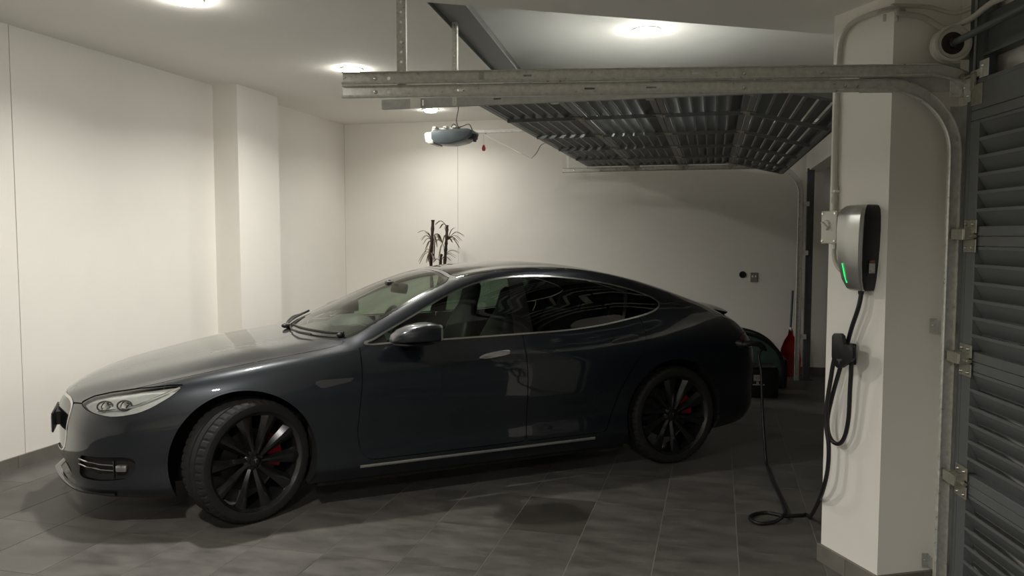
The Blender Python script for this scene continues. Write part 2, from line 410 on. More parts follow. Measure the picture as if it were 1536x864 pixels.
# ------------------------------------------------------------------ slatted sectional doors
SH = .55
def door_meshes(W, nm, SH):
    g = G(); g.box((0, W / 2, .021), (.042, W, .040), bev=.002, seg=1); g.box((0, W / 2, SH - .021), (.042, W, .040), bev=.002, seg=1)
    for y in (.036, W - .036): g.box((0, y, SH / 2), (.042, .072, SH - .084), bev=.002, seg=1)
    frame = g.mesh('section_frame', M_DOOR, 30)
    g = G(); L = W - .15
    g.box((.017, W / 2, .031), (.006, L, .013)); g.box((-.0015, W / 2, -.004), (.0035, L, .080), (0, rad(30), 0)); g.box((-.021, W / 2, -.037), (.005, L, .010))
    slat = g.mesh('slat', M_DOOR, 0)
    g = G(); g.box((.028, 0, SH / 2), (.026, .030, SH - .05), bev=.002, seg=1); mull = g.mesh('mullion', M_DOOR, 30)
    g = G(); g.box((.024, 0, -.034), (.004, .055, .050), bev=.001, seg=1); g.box((.024, 0, .034), (.004, .055, .050), bev=.001, seg=1); g.cyl((.030, -.03, 0), (.030, .03, 0), .007, seg=10)
    g.box((.032, -.014, -.022), (.012, .008, .03)); g.box((.032, .014, .022), (.012, .008, .03)); hinge = g.mesh('hinge', M_ZINC, 30)
    # roller hinge used at the door edges
    g = G(); g.box((.024, .035, -.04), (.004, .075, .055), bev=.001, seg=1); g.box((.024, .035, .04), (.004, .075, .055), bev=.001, seg=1)
    g.box((.04, .055, .012), (.03, .006, .05)); g.box((.04, .012, .012), (.03, .006, .05)); g.box((.055, .034, .012), (.005, .05, .035), bev=.001, seg=1)
    g.cyl((.032, -.0, 0), (.032, .075, 0), .008, seg=10); g.cyl((.046, -.045, .008), (.046, .06, .008), .006, seg=10)
    g.cyl((.046, -.046, .008), (.046, -.034, .008), .019, seg=16); g.box((.046, .018, .008), (.030, .075, .046), bev=.002, seg=1)
    for y, z in ((.015, -.05), (.055, -.05), (.015, .05), (.055, .05)): g.sphere((.027, y, z), .007, seg=8)
    bmesh.ops.scale(g.bm, vec=(1.2, 1.35, 1.0), verts=g.bm.verts); rh = g.mesh('roller_hinge', M_ZINC, 30)
    return frame, slat, mull, hinge, rh
def slat_door(name, label, O, X, W, mats, nm, SH=.55):
    """mats: list of 4x4 matrices (in the frame O,X) for each section, bottom first"""
    rz = math.atan2(X.y, X.x); t = thing(name, label, 'garage door', O, rz)
    frame, slat, mull, hinge, rh = door_meshes(W, nm, SH)
    for k, Mx in enumerate(mats):
        s = link('door_section', frame, t); s.matrix_local = Mx
        n = 6; pz = (SH - .084) / n
        for i in range(n): link('slat', slat, s, (0, 0, .042 + pz * (i + .5) - .002))
        for i in range(1, nm): link('mullion', mull, s, (0, W * i / nm, 0))
        if k < len(mats) - 1:
            for i in range(1, nm): link('hinge', hinge, s, (0, W * i / nm, SH))
            link('roller_hinge', rh, s, (0, 0, SH))
            o = link('roller_hinge', rh, s, (0, W, SH)); o.scale = (1, -1, 1)
    return t
nd = slat_door('garage_door', 'closed grey louvred garage door right of the pier', N0, nx, 4.85,
               [Matrix.Translation((0, -.07, .07 + .523 * k)) for k in range(4)], 5, .523)
g = G(); g.box((0, 2.355, .0455), (.042, 4.85, .050), bev=.002, seg=1); g.out('bottom_rail', M_DOOR, nd, 30)
g = G(); g.box((0, 2.355, 2.217), (.042, 4.85, .109), bev=.002, seg=1); g.out('top_rail', M_DOOR, nd, 30)
g = G(); g.box((0, 2.355, 2.279), (.04, 4.84, .016)); g.out('top_cap', M_DOOR, nd, 0)
g = G(); g.box((0, 2.35, .010), (.03, 4.84, .022), bev=.004, seg=1); g.out('bottom_seal', M_BLACK, nd, 0)
g = G(); g.box((.0235, -.02, 2.225), (.005, .085, .085), bev=.001, seg=1); g.box((.029, -.045, 2.285), (.012, .03, .075), bev=.001, seg=1); g.cyl((.03, -.13, 2.313), (.03, -.03, 2.313), .006, seg=10); g.cyl((.03, -.131, 2.313), (.03, -.113, 2.313), .019, seg=14)
g.out('top_roller_bracket', M_ZINC, nd)
# raised door: three level sections, the lowest one tipping down over the bend
W2 = 4.86
BASE = Matrix(((0, 0, 1, 0), (0, 1, 0, -4.88), (-1, 0, 0, 0), (0, 0, 0, 1)))      # inner face down, section height running inward
def lvl(x): return Matrix.Translation((x, 0, 2.480)) @ BASE
mlast = Matrix.Translation((.775, 0, 2.480)) @ Matrix.Rotation(rad(-14), 4, 'Y') @ Matrix.Translation((-SH, 0, 0)) @ BASE
od = slat_door('garage_door', 'raised louvred garage door hanging level above the car tail', O0, ox, W2, [mlast, lvl(.78), lvl(.78 + SH), lvl(.78 + 2 * SH)], 5)
g = G(); g.box((0, 0, 0), (.03, W2, .022), bev=.004, seg=1); o = g.out('bottom_seal', M_BLACK, od, 0)
o.matrix_local = mlast @ Matrix.Translation((0, W2 / 2, -.008))

# ------------------------------------------------------------------ door spring gear above the near door
fr = thing('spring_shaft', 'steel spring shaft with pale cable drum above the closed door', 'shaft', N0, math.atan2(nx.y, nx.x))
M_ = Matrix.Translation((.10, -.10, 2.45)) @ Matrix.Rotation(-math.pi / 2, 4, 'X')
g = G(); g.lathe([(.02, -.045), (.068, -.045), (.072, -.035), (.066, -.028), (.066, .012), (.076, .018), (.076, .026), (.066, .028), (.060, .020), (.022, .016)], M_, 32); g.out('cable_drum', M_PVC, fr)
g = G(); g.lathe([(.0, .017), (.058, .019)], M_, 32); g.lathe([(.02, .018), (.02, .034), (.012, .04), (0, .04)], M_, 20); g.out('drum_hub', mat('dark cast iron', (.05, .04, .042), .45, .6, noise=.2, nscale=30), fr)
g = G(); g.cyl((.10, -.158, 2.45), (.10, 4.7, 2.45), .0135, seg=16); g.out('shaft', M_STEEL, fr)
for y in (1.3, 2.9):
    g = G(); g.tube([(.10 + .034 * math.cos(a * .9), y + a * .0021, 2.45 + .034 * math.sin(a * .9)) for a in range(0, 420)], .0032, 5); g.out('torsion_spring', M_STEEL, fr)
g = G(); g.box((.02, -.153, 2.445), (.19, .006, .10), bev=.002, seg=1); g.box((-.02, -.138, 2.445), (.05, .030, .08)); g.out('bearing_plate', M_GALVD, fr, 30)
lb = thing('lintel_beam', 'dark green-grey steel beam along the wall above the closed door', 'beam', N0 + Vector((0, 0, 2.37)), math.atan2(nx.y, nx.x))
g = G(); g.box((-.035, 2.43, .10), (.05, 4.98, .17), bev=.003, seg=1); g.out('beam', M_STEEL, lb, 30)
g = G(); g.box((-.004, 2.43, .018), (.018, 4.98, .012)); g.out('lower_flange', M_STEEL, lb, 0)
sp = thing('steel_post', 'dark steel post rising to the ceiling beside the cable drum', 'post', N0 + nx * .0 + ny * -.1 + Vector((0, 0, 2.2875)), math.atan2(nx.y, nx.x))
g = G(); g.box((-.02, -.0, .2075), (.06, .05, .415)); g.box((-.02, .055, .2075), (.05, .055, .415)); g.out('post', M_STEEL, sp, 0)
g = G(); g.box((.013, .026, .2075), (.008, .005, .415)); g.out('flange_edge', M_GALVD, sp, 0)
hb = thing('end_bracket', 'galvanised end bracket joining curved tracks to the door jamb', 'bracket', N0 + Vector((0, 0, 2.26)), math.atan2(nx.y, nx.x))
g = G(); g.box((.0245, -.100, -.005), (.005, .06, .10), bev=.001, seg=1); g.box((.045, -.1368, .03), (.07, .004, .11), bev=.001, seg=1); g.box((.019, .02, .065), (.004, .07, .07), bev=.001, seg=1); g.box((.020, -.04, .055), (.005, .085, .03), bev=.001, seg=1); g.out('plate', M_GALV, hb, 30)
for y, z in ((-.115, .01), (-.085, -.03), (.03, .075)):
    g = G(); g.sphere((.029, y, z), .007, seg=8); g.out('bolt', M_CHROME, hb)
g = G(); g.box((.005, -.0905, -1.1165), (.03, .034, 2.288)); g.out('jamb_strip', M_DOOR, hb, 0)

# ------------------------------------------------------------------ door opener in the far bay
op = thing('door_opener', 'grey garage door opener with white lens hanging near the far wall', 'door opener', O0 + ox * 3.32 - oy * 2.44, math.atan2(ox.y, ox.x))
M_OPG = mat('blue grey plastic', (.085, .105, .115), .35, noise=.05, nscale=12)
zo = 2.535
g = G(); g.prism([(-.23, .055), (-.20, .065), (.12, .06), (.14, .05), (.14, -.02), (.10, -.062), (-.03, -.068), (-.15, -.045), (-.22, .0), (-.24, .03)], .26, Vector((0, -.13, zo)), Vector((1, 0, 0)), Vector((0, 0, 1)), Vector((0, 1, 0)), bev=.012)
g.out('motor_housing', M_OPG, op)
g = G(); g.prism([(.125, .046), (.20, .036), (.205, .02), (.195, -.045), (.16, -.066), (.11, -.066), (.125, -.02)], .25, Vector((0, -.125, zo)), Vector((1, 0, 0)), Vector((0, 0, 1)), Vector((0, 1, 0)), bev=.01)
g.out('lamp_lens', M_WHITE, op)
g = G(); g.box((.06, 0, zo + .072), (.20, .10, .03), bev=.005, seg=1); g.out('top_bracket', M_GALV, op, 30)
for x in (.12, .02, -.07):
    g = G(); g.box((x, .02, zo + .085), (.035, .16, .018), bev=.003, seg=1); g.out('mount_clip', M_GALV, op, 30)
g = G(); g.box((-.20, .0, zo - .0), (.10, .12, .05), bev=.015, seg=2); g.cyl((-.25, .05, zo - .01), (-.25, .05, zo - .05), .015, seg=10); g.out('drive_cover', M_BLACK, op)
g = G(); g.box((-1.78, 0, zo + .045), (3.22, .035, .03), bev=.002, seg=1); g.out('drive_rail', M_GALV, op, 30)
g = G(); g.tube([(-.34, 0, zo + .03), (-.36, 0, zo + .0), (-.72, 0, zo - .185), (-.77, 0, zo - .19), (-.81, 0, zo - .15), (-.85, 0, zo - .085), (-.935, 0, zo - .058)], .016, 6, smooth=4, flat=(.3, 1)); g.out('door_arm', M_WHITE, op)
g = G(); g.tube([(-.31, -.03, zo + .03), (-.31, -.03, zo - .075)], .0018, 5); g.out('release_cord', M_WHITE, op)
g = G(); g.lathe([(0, .03), (.008, .028), (.018, .0), (.014, -.022), (0, -.026)], Matrix.Translation((-.31, -.03, zo - .10)), 12); g.out('release_knob', mat('red plastic', (.35, .02, .015), .4, noise=.05, nscale=20), op)
g = G(); g.tube([(-.08, .03, CEIL), (-.07, .03, CEIL - .18), (-.09, .03, CEIL - .30), (-.07, .03, CEIL - .42), (-.10, .03, zo + .07)], .004, 6, smooth=6)
g.tube([(-.10, .03, zo + .07), (-.04, .02, zo + .12), (-.02, .0, zo + .08), (-.10, -.02, zo + .10), (-.18, .0, zo + .115), (-.22, .02, zo + .05)], .005, 6, smooth=6); g.out('power_cord', M_RUBB, op)

# ------------------------------------------------------------------ ceiling downlights
def downlight(label, x, y, z, k=1., grp='recessed ceiling downlights'):
    watts = LAMP_W * k
    t = thing('ceiling_downlight', label, 'light', (x, y, z), 0, grp)
    g = G(); g.lathe([(.074, .02), (.076, -.004), (.086, -.008), (.098, -.006), (.100, .002), (.100, .006)], None, 32); g.out('trim_ring', M_WHITE, t)
    g = G(); g.lathe([(0, -.036), (.03, -.0355), (.055, -.032), (.068, -.024), (.075, -.008), (.076, .004)], None, 32)
    g.out('diffuser', mat('lit diffuser %.2f' % k, (.9, .9, .85), .5, emit=((1.0, .965, .89), 150.0 * k)), t)
    ld = bpy.data.lights.new('downlight_lamp', 'AREA'); ld.shape = 'DISK'; ld.size = .15; ld.energy = watts; ld.color = LAMP_COL; ld.spread = rad(150)
    lo = bpy.data.objects.new('lamp', ld); COL.objects.link(lo); lo.parent = t; lo.location = (0, 0, -.040)
    return t
LROW = [('downlight over the car bonnet next to the left wall', -2.008, 5.002), ('downlight just above the rear ends of the bolted tracks', -1.406, 7.055), ('downlight beside the door opener close to the far wall', -.94, 9.289)]
for (lb_, x, y), k in zip(LROW, (.80, .80, .36)): downlight(lb_, x, y, CEIL, k)
downlight('downlight above the raised door by the dropped ceiling edge', .954, 5.73, CEIL, .9)
# the near bay's own downlights, above and behind the frame (the car's front wing mirrors one, the pier's front is lit by them)
for x, y, wt in ((-1.7, 2.2, 31.), (-.66, -.7, 62.)):
    ld = bpy.data.lights.new('ceiling_downlight_offscreen', 'AREA'); ld.shape = 'DISK'; ld.size = .15; ld.energy = wt; ld.color = LAMP_COL; ld.spread = rad(160)
    lo = bpy.data.objects.new('ceiling_downlight_offscreen', ld); COL.objects.link(lo); lo.location = (x, y, SOF - .012)

# ------------------------------------------------------------------ things on the pier
FD = (PA - PB).normalized()                      # along the charger face, away from the viewer
def face(px, py, off=0.):                        # sight line met by the pier's left face, lifted by off
    d = ray(px, py); p0 = PB + nA * off
    t = nA.dot(Vector((p0.x, p0.y, 0))) / (nA.x * d.x + nA.y * d.y)
    return Vector((d.x * t, d.y * t, CAM_H + d.z * t))
FA = math.atan2(nA.y, nA.x)                      # local X = outward from the face
ch_c = face(1303, 372, 0.0)
ch = thing('wall_charger', 'silver and black car charger with green light mounted on the pier', 'charger', (ch_c.x, ch_c.y, ch_c.z - .195), FA)
# local: x out of wall, y along face (local y = toward viewer side?), z up
M_SIL = mat('brushed silver plastic', (.50, .50, .48), .33, .75, noise=.04, nscale=8)
def ring_section(zs, build):
    rings = [build(z) for z in zs]; return rings
def loft(g, rings, cap=True):
    R = [[g.bm.verts.new(Vector(p)) for p in r] for r in rings]; n = len(R[0])
    for A, B in zip(R, R[1:]):
        for k in range(n):
            j = (k + 1) % n; g.bm.faces.new((A[k], A[j], B[j], B[k]))
    if cap: g.bm.faces.new(R[0][::-1]); g.bm.faces.new(R[-1])
    return g
zz = [0, .01, .05, .12, .20, .28, .34, .372, .388, .392]
hw = [.044, .050, .060, .070, .077, .080, .079, .074, .062, .050]      # half widths
dp = [.062, .078, .098, .112, .119, .119, .114, .102, .082, .064]      # depths
lean = [.0] * 10
g = G(); loft(g, [[(0, -b * .92, z), (d * .55, -b * 1.0, z), (d * .80, -b * .97, z), (d * .86, -b * .9, z), (d * .86, b * .9, z), (d * .80, b * .97, z), (d * .55, b, z), (0, b * .92, z)] for z, b, d in zip(zz, hw, dp)])
g.out('case', M_BLACK, ch, 30)
g = G(); loft(g, [[(d * .80, -b * 1.02, z), (d * .99, -b * .93, z), (d * 1.05, -b * .30, z), (d * 1.06, b * .0, z), (d * 1.05, b * .30, z), (d * .99, b * .93, z), (d * .88, b * 1.01, z), (d * .82, b * .98, z), (d * .80, b * .8, z), (d * .80, -b * .8, z)] for z, b, d in zip(zz, hw, dp)])
g.out('faceplate', M_SIL, ch, 35)
g = G(); zl = [.035, .07, .10, .125]
loft(g, [[(np.interp(z, zz, dp) * 1.035, np.interp(z, zz, hw) * (-.42) - wv, z), (np.interp(z, zz, dp) * 1.035 + .004, np.interp(z, zz, hw) * (-.42) - wv * .2, z), (np.interp(z, zz, dp) * 1.06 + .003, np.interp(z, zz, hw) * (-.42) + wv, z), (np.interp(z, zz, dp) * 1.0, np.interp(z, zz, hw) * (-.42) + wv, z)] for z, wv in zip(zl, (.003, .003, .0026, .001))])
g.out('status_light', mat('green status light', (.02, .5, .12), .4, emit=((.02, 1.0, .18), .7)), ch)
ch_side = 1.0
g = G(); g.box((.045, .0782, .105), (.030, .003, .045)); o = g.out('rating_label', mat('grey label print', (.42, .42, .42), .5, noise=.5, nscale=90), ch, 0)
g = G(); g.box((.045, .0785, .136), (.026, .003, .010)); o = g.out('label_mark', mat('dim red label print', (.22, .07, .06), .5, noise=.3, nscale=90), ch, 0)
g = G(); g.cyl((.035, .0, .012), (.035, .0, -.018), .016, .012, seg=14); g.out('cable_gland', M_BLACK, ch)
# junction box and conduits
jb_c = face(1262, 341, 0.)
jb = thing('junction_box', 'pale grey electrical junction box on the pier edge beside the charger', 'electrical box', (jb_c.x, jb_c.y, jb_c.z), FA)
g = G(); g.box((.030, 0, 0), (.060, .105, .15), bev=.008); g.out('box_base', M_JBOX, jb, 40)
g = G(); g.box((.066, 0, 0), (.014, .112, .156), bev=.005); g.out('cover', M_JBOX, jb, 40)
g = G(); g.cyl((.072, -.01, .01), (.084, -.01, .01), .026, .022, seg=18); g.box((.088, -.01, .01), (.012, .052, .012), (rad(-35), 0, 0), bev=.003, seg=1); g.out('isolator_knob', M_JBOX, jb, 40)
for y, z in ((-.044, .066), (.044, .066), (-.044, -.066), (.044, -.066)):
    g = G(); g.lathe([(0, .004), (.006, .003), (.007, 0)], Matrix.Translation((.073, y, z)) @ Matrix.Rotation(math.pi / 2, 4, 'Y'), 10); g.out('screw', M_CHROME, jb)
def path_face(pts, off): return [face(a, b, off) for a, b in pts]
cp = path_face([(1252, 318), (1253, 240), (1256, 140), (1258, 95)], .016)
top = [face(1262, 60, .016), face(1275, 38, .018)]
cond = thing('conduit', 'pale grey conduit climbing the pier from the junction box', 'conduit', (jb_c.x, jb_c.y, jb_c.z), 0)
Lc = Vector((jb_c.x, jb_c.y, jb_c.z))
# over the top of the face it swings across the corner to the front of the pier
def front(px, py, off=.0):
    d = ray(px, py); p0 = PB + nB * off; t = nB.dot(Vector((p0.x, p0.y, 0))) / (nB.x * d.x + nB.y * d.y)
    return Vector((d.x * t, d.y * t, CAM_H + d.z * t))
run = cp + top + [face(1300, 24, .026), Vector(((PB + (nA + nB) * .024).x, (PB + (nA + nB) * .024).y, face(1322, 19, .03).z)), front(1350, 20, .024), front(1385, 26, .026), N0 + ny * -.21 + nx * .075 + Vector((0, 0, 2.545))]
endp = N0 + ny * .35 + nx * .03 + Vector((0, 0, 2.56))
run2 = [None, N0 + ny * -.05 + nx * .05 + Vector((0, 0, 2.54)), N0 + ny * .12 + nx * .045 + Vector((0, 0, 2.56)), endp, N0 + ny * 1.2 + nx * .03 + Vector((0, 0, 2.62))]
g = G(); g.tube([p - Lc for p in run + run2[1:]], .0125, 10, smooth=5); g.out('pipe', M_PVC, cond)
for a, b in ((1252, 300), (1253, 285)):
    p = face(a, b, .016) - Lc; g = G(); g.cyl(p - Vector((0, 0, .014)), p + Vector((0, 0, .014)), .0155, seg=14); g.out('coupling', M_PVC, cond)
p = face(1253, 287, .016) - Lc; g = G(); g.box(p, (.03, .03, .012), (0, 0, FA), bev=.002, seg=1); g.out('clip', M_WHITE, cond)
c2 = thing('conduit', 'second grey conduit crossing the pier top toward the cable drum', 'conduit', tuple(front(1340, 14, .015)), 0); L2 = Vector(c2.location)
g = G(); g.tube([p - L2 for p in (front(1338, 8.5, .014), front(1370, 9, .014), front(1395, 11, .016), N0 + ny * -.22 + nx * .03 + Vector((0, 0, 2.61)), N0 + ny * -.127 + nx * .0 + Vector((0, 0, 2.61)))], .010, 8, smooth=5); g.out('pipe', M_PVC, c2)
cl = thing('conduit_clamp', 'small steel conduit saddle with two bolts at the pier top', 'clamp', tuple(front(1340, 20, .0)), 0); Lk = Vector(cl.location)
g = G(); g.tube([p - Lk for p in (front(1318, 20, .004), front(1322, 15, .028), front(1338, 13, .042), front(1352, 14, .028), front(1356, 17, .004))], .008, 6, smooth=3, flat=(.4, 1.4)); g.out('saddle', M_PVC, cl)
for a in (1327, 1345):
    p = front(a, 26, .006) - Lk; g = G(); g.cyl(p + Vector((0, 0, -.018)), p + Vector((0, 0, .012)), .007, seg=10); g.out('bolt', M_CHROME, cl)
for a in (1319, 1355):
    p = front(a, 18, .006) - Lk; g = G(); g.sphere(p, .008, seg=8); g.out('screw', M_CHROME, cl)
fx = thing('flexible_conduit', 'short bent conduit linking the junction box to the charger', 'conduit', tuple(face(1252, 372, .02)), 0); Lf = Vector(fx.location)
g = G(); g.tube([p - Lf for p in (face(1252, 364, .03), face(1251, 378, .03), face(1253, 392, .03), face(1260, 404, .03), face(1272, 410, .03), face(1282, 412, .03))], .011, 10, smooth=5); g.out('pipe', M_PVC, fx)
g = G(); p = face(1252, 368, .03) - Lf; g.cyl(p + Vector((0, 0, .012)), p - Vector((0, 0, .016)), .016, seg=12); g.out('gland', M_GALV, fx); g = G(); p = face(1266, 412, .03) - Lf; g.sphere(p, .013, seg=10); g.cyl(p, p - Vector((0, 0, .025)), .006, seg=8); g.out('gland', M_GALV, fx)

# cable hook on the pier
hk_c = face(1279, 528, 0.)
hk = thing('cable_hook', 'black plastic cable hook screwed to the pier under the charger', 'cable hook', tuple(hk_c), FA)
g = G(); g.box((.006, -.010, -.008), (.014, .070, .10), bev=.004); g.out('back_plate', M_BLACK, hk)
g = G(); g.cyl((.008, .018, -.014), (.088, .018, -.014), .012, seg=14); g.out('peg', M_BLACK, hk)
Mi = hk.matrix_basis.inverted() if False else (Matrix.Translation(hk_c) @ Matrix.Rotation(FA, 4, 'Z')).inverted()
outl = [Mi @ face(a_, b_, .082) for a_, b_ in ((1252, 504), (1255, 499.5), (1265, 500), (1268.5, 504), (1269, 516), (1272, 518), (1281, 518), (1284, 521.5), (1284, 537), (1281, 541), (1274, 545), (1267, 551.5), (1260, 552), (1253.5, 545), (1251.5, 534))]
g = G(); g.prism([(q.y, q.z) for q in outl], .020, Vector((.080, 0, 0)), Vector((0, 1, 0)), Vector((0, 0, 1)), Vector((1, 0, 0)), bev=.004); g.out('front_plate', M_BLACK, hk)
q = Mi @ face(1259, 543, .1)
g = G(); g.prism([(-.018, .012), (.018, .016), (.016, .008), (.004, .006), (.0, -.018), (-.005, .005), (-.016, .004)], .002, Vector((.0995, q.y, q.z)), Vector((0, 1, 0)), Vector((0, 0, 1)), Vector((1, 0, 0))); g.out('emblem', mat('dull grey emblem', (.10, .11, .11), .4, .3, noise=.1, nscale=40), hk, 0)

# ------------------------------------------------------------------ the car
TH = .42835; CX, CY = -1.912, 5.261; XM = 2.45          # XM: station that carries the car's origin
CR = Vector((math.cos(TH), math.sin(TH), 0)); CN = Vector((math.sin(TH), -math.cos(TH), 0))
car_loc = Vector((CX, CY, 0)) + CR * (XM - .93)
car = thing('electric_sedan', 'dark blue-grey electric fastback sedan plugged in and parked under downlights', 'car', car_loc, TH)
def carw(x, o, z): return car_loc + CR * (x - XM) + CN * o + Vector((0, 0, z))     # o: toward the viewer's side
PAINT = mat('midnight grey metallic paint', (.011, .015, .022), .38, .45, noise=.04, nscale=400, coat=1.)
M_GLOSSB = mat('gloss black trim', (.006, .006, .007), .12, coat=.6, noise=.02, nscale=10)
M_LINER = mat('black wheel liner', (.006, .006, .006), .8, noise=.1, nscale=20)
M_WIN = glass('tinted side glass', (.42, .52, .44))
M_PRIV = glass('dark rear glass', (.20, .25, .21))
M_WS = glass('windscreen glass', (.74, .82, .74))
M_ROOFG = glass('dark roof glass', (.10, .12, .11))
M_LENS = glass('clear lamp lens', (.9, .92, .92), 1.45)
M_SEAT = mat('black seat leather', (.009, .009, .009), .5, noise=.1, nscale=30)
M_DASH = mat('charcoal dashboard', (.05, .05, .048), .6, noise=.05, nscale=40)
M_REFL = mat('headlamp reflector', (.74, .74, .72), .35, .35, noise=.1, nscale=30)

def pchip(xs, ys, x):
    xs = np.array(xs, float); ys = np.array(ys, float); h = np.diff(xs); d = np.diff(ys) / h; m = np.zeros_like(ys)
    for i in range(1, len(xs) - 1):
        if d[i - 1] * d[i] > 0:
            w1 = 2 * h[i] + h[i - 1]; w2 = h[i] + 2 * h[i - 1]; m[i] = (w1 + w2) / (w1 / d[i - 1] + w2 / d[i])
    m[0] = d[0]; m[-1] = d[-1]
    i = np.clip(np.searchsorted(xs, x) - 1, 0, len(xs) - 2); t = (x - xs[i]) / h[i]
    return (1 + 2 * t) * (1 - t) ** 2 * ys[i] + t * (1 - t) ** 2 * h[i] * m[i] + t * t * (3 - 2 * t) * ys[i + 1] + t * t * (t - 1) * h[i] * m[i + 1]
def curve(pairs): a = np.array(pairs, float); return lambda x: pchip(a[:, 0], a[:, 1], x)
X0, X1 = -.06, 4.92
zc_ = curve([(-.06, .60), (-.048, .635), (-.02, .675), (.02, .712), (.08, .748), (.18, .787), (.35, .832), (.6, .886), (.9, .94), (1.15, .975), (1.28, .990), (1.36, 1.004), (1.5, 1.062), (1.7, 1.155), (1.9, 1.24), (2.1, 1.318), (2.3, 1.378), (2.5, 1.418), (2.75, 1.443), (3.0, 1.448), (3.25, 1.436), (3.5, 1.405), (3.75, 1.355), (4.0, 1.288), (4.25, 1.208), (4.45, 1.135), (4.6, 1.077), (4.70, 1.040), (4.76, 1.005), (4.80, .955), (4.85, .86), (4.89, .765), (4.91, .70), (4.92, .63)])
zb_ = curve([(-.06, .255), (-.03, .236), (0, .224), (.05, .210), (.15, .195), (.35, .185), (.6, .178), (1.3, .178), (3.3, .182), (3.9, .195), (4.4, .222), (4.65, .25), (4.8, .29), (4.87, .315), (4.905, .34), (4.92, .36)])
w_ = curve([(-.06, 0), (-.048, .09), (-.037, .15), (-.021, .225), (-.004, .30), (.04, .45), (.075, .555), (.12, .64), (.18, .70), (.26, .757), (.37, .81), (.5, .852), (.7, .902), (.93, .940), (1.3, .952), (2, .960), (2.8, .963), (3.4, .972), (3.9, .982), (4.25, .968), (4.45, .942), (4.6, .905), (4.7, .862), (4.78, .808), (4.84, .735), (4.88, .645), (4.905, .52), (4.916, .34), (4.92, 0)])
yB_ = curve([(-.06, 0), (-.048, .072), (-.037, .12), (-.021, .18), (-.004, .24), (.04, .36), (.075, .445), (.12, .52), (.18, .59), (.26, .655), (.37, .715), (.5, .768), (.7, .815), (.93, .842), (1.3, .862), (1.65, .870), (2, .872), (2.75, .868), (3.3, .856), (3.7, .838), (4.0, .818), (4.3, .785), (4.5, .752), (4.65, .712), (4.75, .66), (4.82, .58), (4.87, .47), (4.90, .36), (4.916, .22), (4.92, 0)])
zB_ = curve([(-.06, .565), (-.02, .605), (.03, .632), (.1, .662), (.2, .698), (.35, .742), (.6, .802), (.93, .862), (1.3, .918), (1.65, .955), (2, .972), (2.75, .985), (3.1, .995), (3.45, 1.025), (3.7, 1.052), (3.9, 1.066), (4.1, 1.062), (4.35, 1.035), (4.55, 1.0), (4.68, .968), (4.76, .93), (4.82, .875), (4.87, .79), (4.90, .72), (4.92, .62)])
yC_ = curve([(-.06, 0), (-.037, .07), (-.004, .14), (.04, .21), (.12, .30), (.2, .36), (.3, .42), (.6, .50), (.93, .555), (1.2, .61), (1.4, .70), (1.55, .785), (1.66, .822), (1.85, .783), (2.1, .722), (2.35, .675), (2.6, .650), (2.85, .640), (3.1, .636), (3.4, .632), (3.7, .62), (4.0, .602), (4.3, .575), (4.5, .552), (4.65, .525), (4.75, .48), (4.82, .41), (4.87, .32), (4.9, .24), (4.92, 0)])
zC_ = curve([(-.06, .59), (-.03, .645), (0, .678), (.06, .718), (.15, .755), (.3, .800), (.6, .866), (.93, .926), (1.2, .958), (1.4, .976), (1.55, .985), (1.66, 1.008), (1.85, 1.096), (2.1, 1.218), (2.35, 1.315), (2.6, 1.368), (2.85, 1.388), (3.1, 1.385), (3.4, 1.357), (3.7, 1.304), (4.0, 1.230), (4.3, 1.142), (4.5, 1.082), (4.65, 1.032), (4.74, .99), (4.80, .93), (4.86, .835), (4.90, .745), (4.92, .63)])
fr_ = np.linspace(0, 1, 26); re_ = np.linspace(0, 1, 26)
XS = np.unique(np.concatenate([X0 + .35 * fr_ ** 2.2, np.arange(.32, 4.53, .024), X1 - .39 * (1 - re_) ** 2.2]))
SEG = [4, 8, 10, 9, 9, 9, 9, 14, 12]
def section(x):
    zb, wd, yb, zB, yc, zC, zc = (float(f(np.array(x))) for f in (zb_, w_, yB_, zB_, yC_, zC_, zc_))
    H = zB - zb; end = min(1., (x - X0) / .5, (X1 - x) / .5)
    P = [(wd * .935, zb), (wd * .982, zb + .09 * H), (wd * .984, zb + .30 * H), (wd, zb + .55 * H), (wd * .985, zb + .78 * H), (yb, zB)]
    green = np.clip((x - 1.45) / .4, 0, 1) * np.clip((4.6 - x) / .5, 0, 1)
    mid = np.array([(yb + yc) / 2, (zB + zC) / 2]) + np.array([.35, .5]) * .022 * (.4 + .6 * green)
    if green > .2: mid = np.array([yb * .62 + yc * .38, zB * .55 + zC * .45])
    P += [tuple(mid), (yc, zC), (yc * .55, zC + (zc - zC) * .70), (0, zc)]
    P = np.array(P); ch = np.r_[0, np.cumsum(np.hypot(*np.diff(P, axis=0).T) + 1e-4)]
    # parabolic tangents
    m = np.zeros_like(P); h = np.diff(ch); d = np.diff(P, axis=0) / h[:, None]
    for i in range(1, len(P) - 1): m[i] = (d[i - 1] * h[i] + d[i] * h[i - 1]) / (h[i] + h[i - 1])
    m[0] = d[0]; m[-1] = np.array([-1, 0]) * np.linalg.norm(d[-1])
    out = []; vv = []
    for k in range(len(P) - 1):
        n = SEG[k]
        for q in range(n + (k == len(P) - 2)):
            t = q / n
            out.append((1 + 2 * t) * (1 - t) ** 2 * P[k] + t * (1 - t) ** 2 * h[k] * m[k] + t * t * (3 - 2 * t) * P[k + 1] + t * t * (t - 1) * h[k] * m[k + 1]); vv.append(k + t)
    return np.array(out), np.array(vv)
secs = [section(x) for x in XS]; VV = secs[0][1]
GRID = np.array([[[x, p[0], p[1]] for p in s[0]] for x, s in zip(XS, secs)])      # [station,row,(x,o,z)]
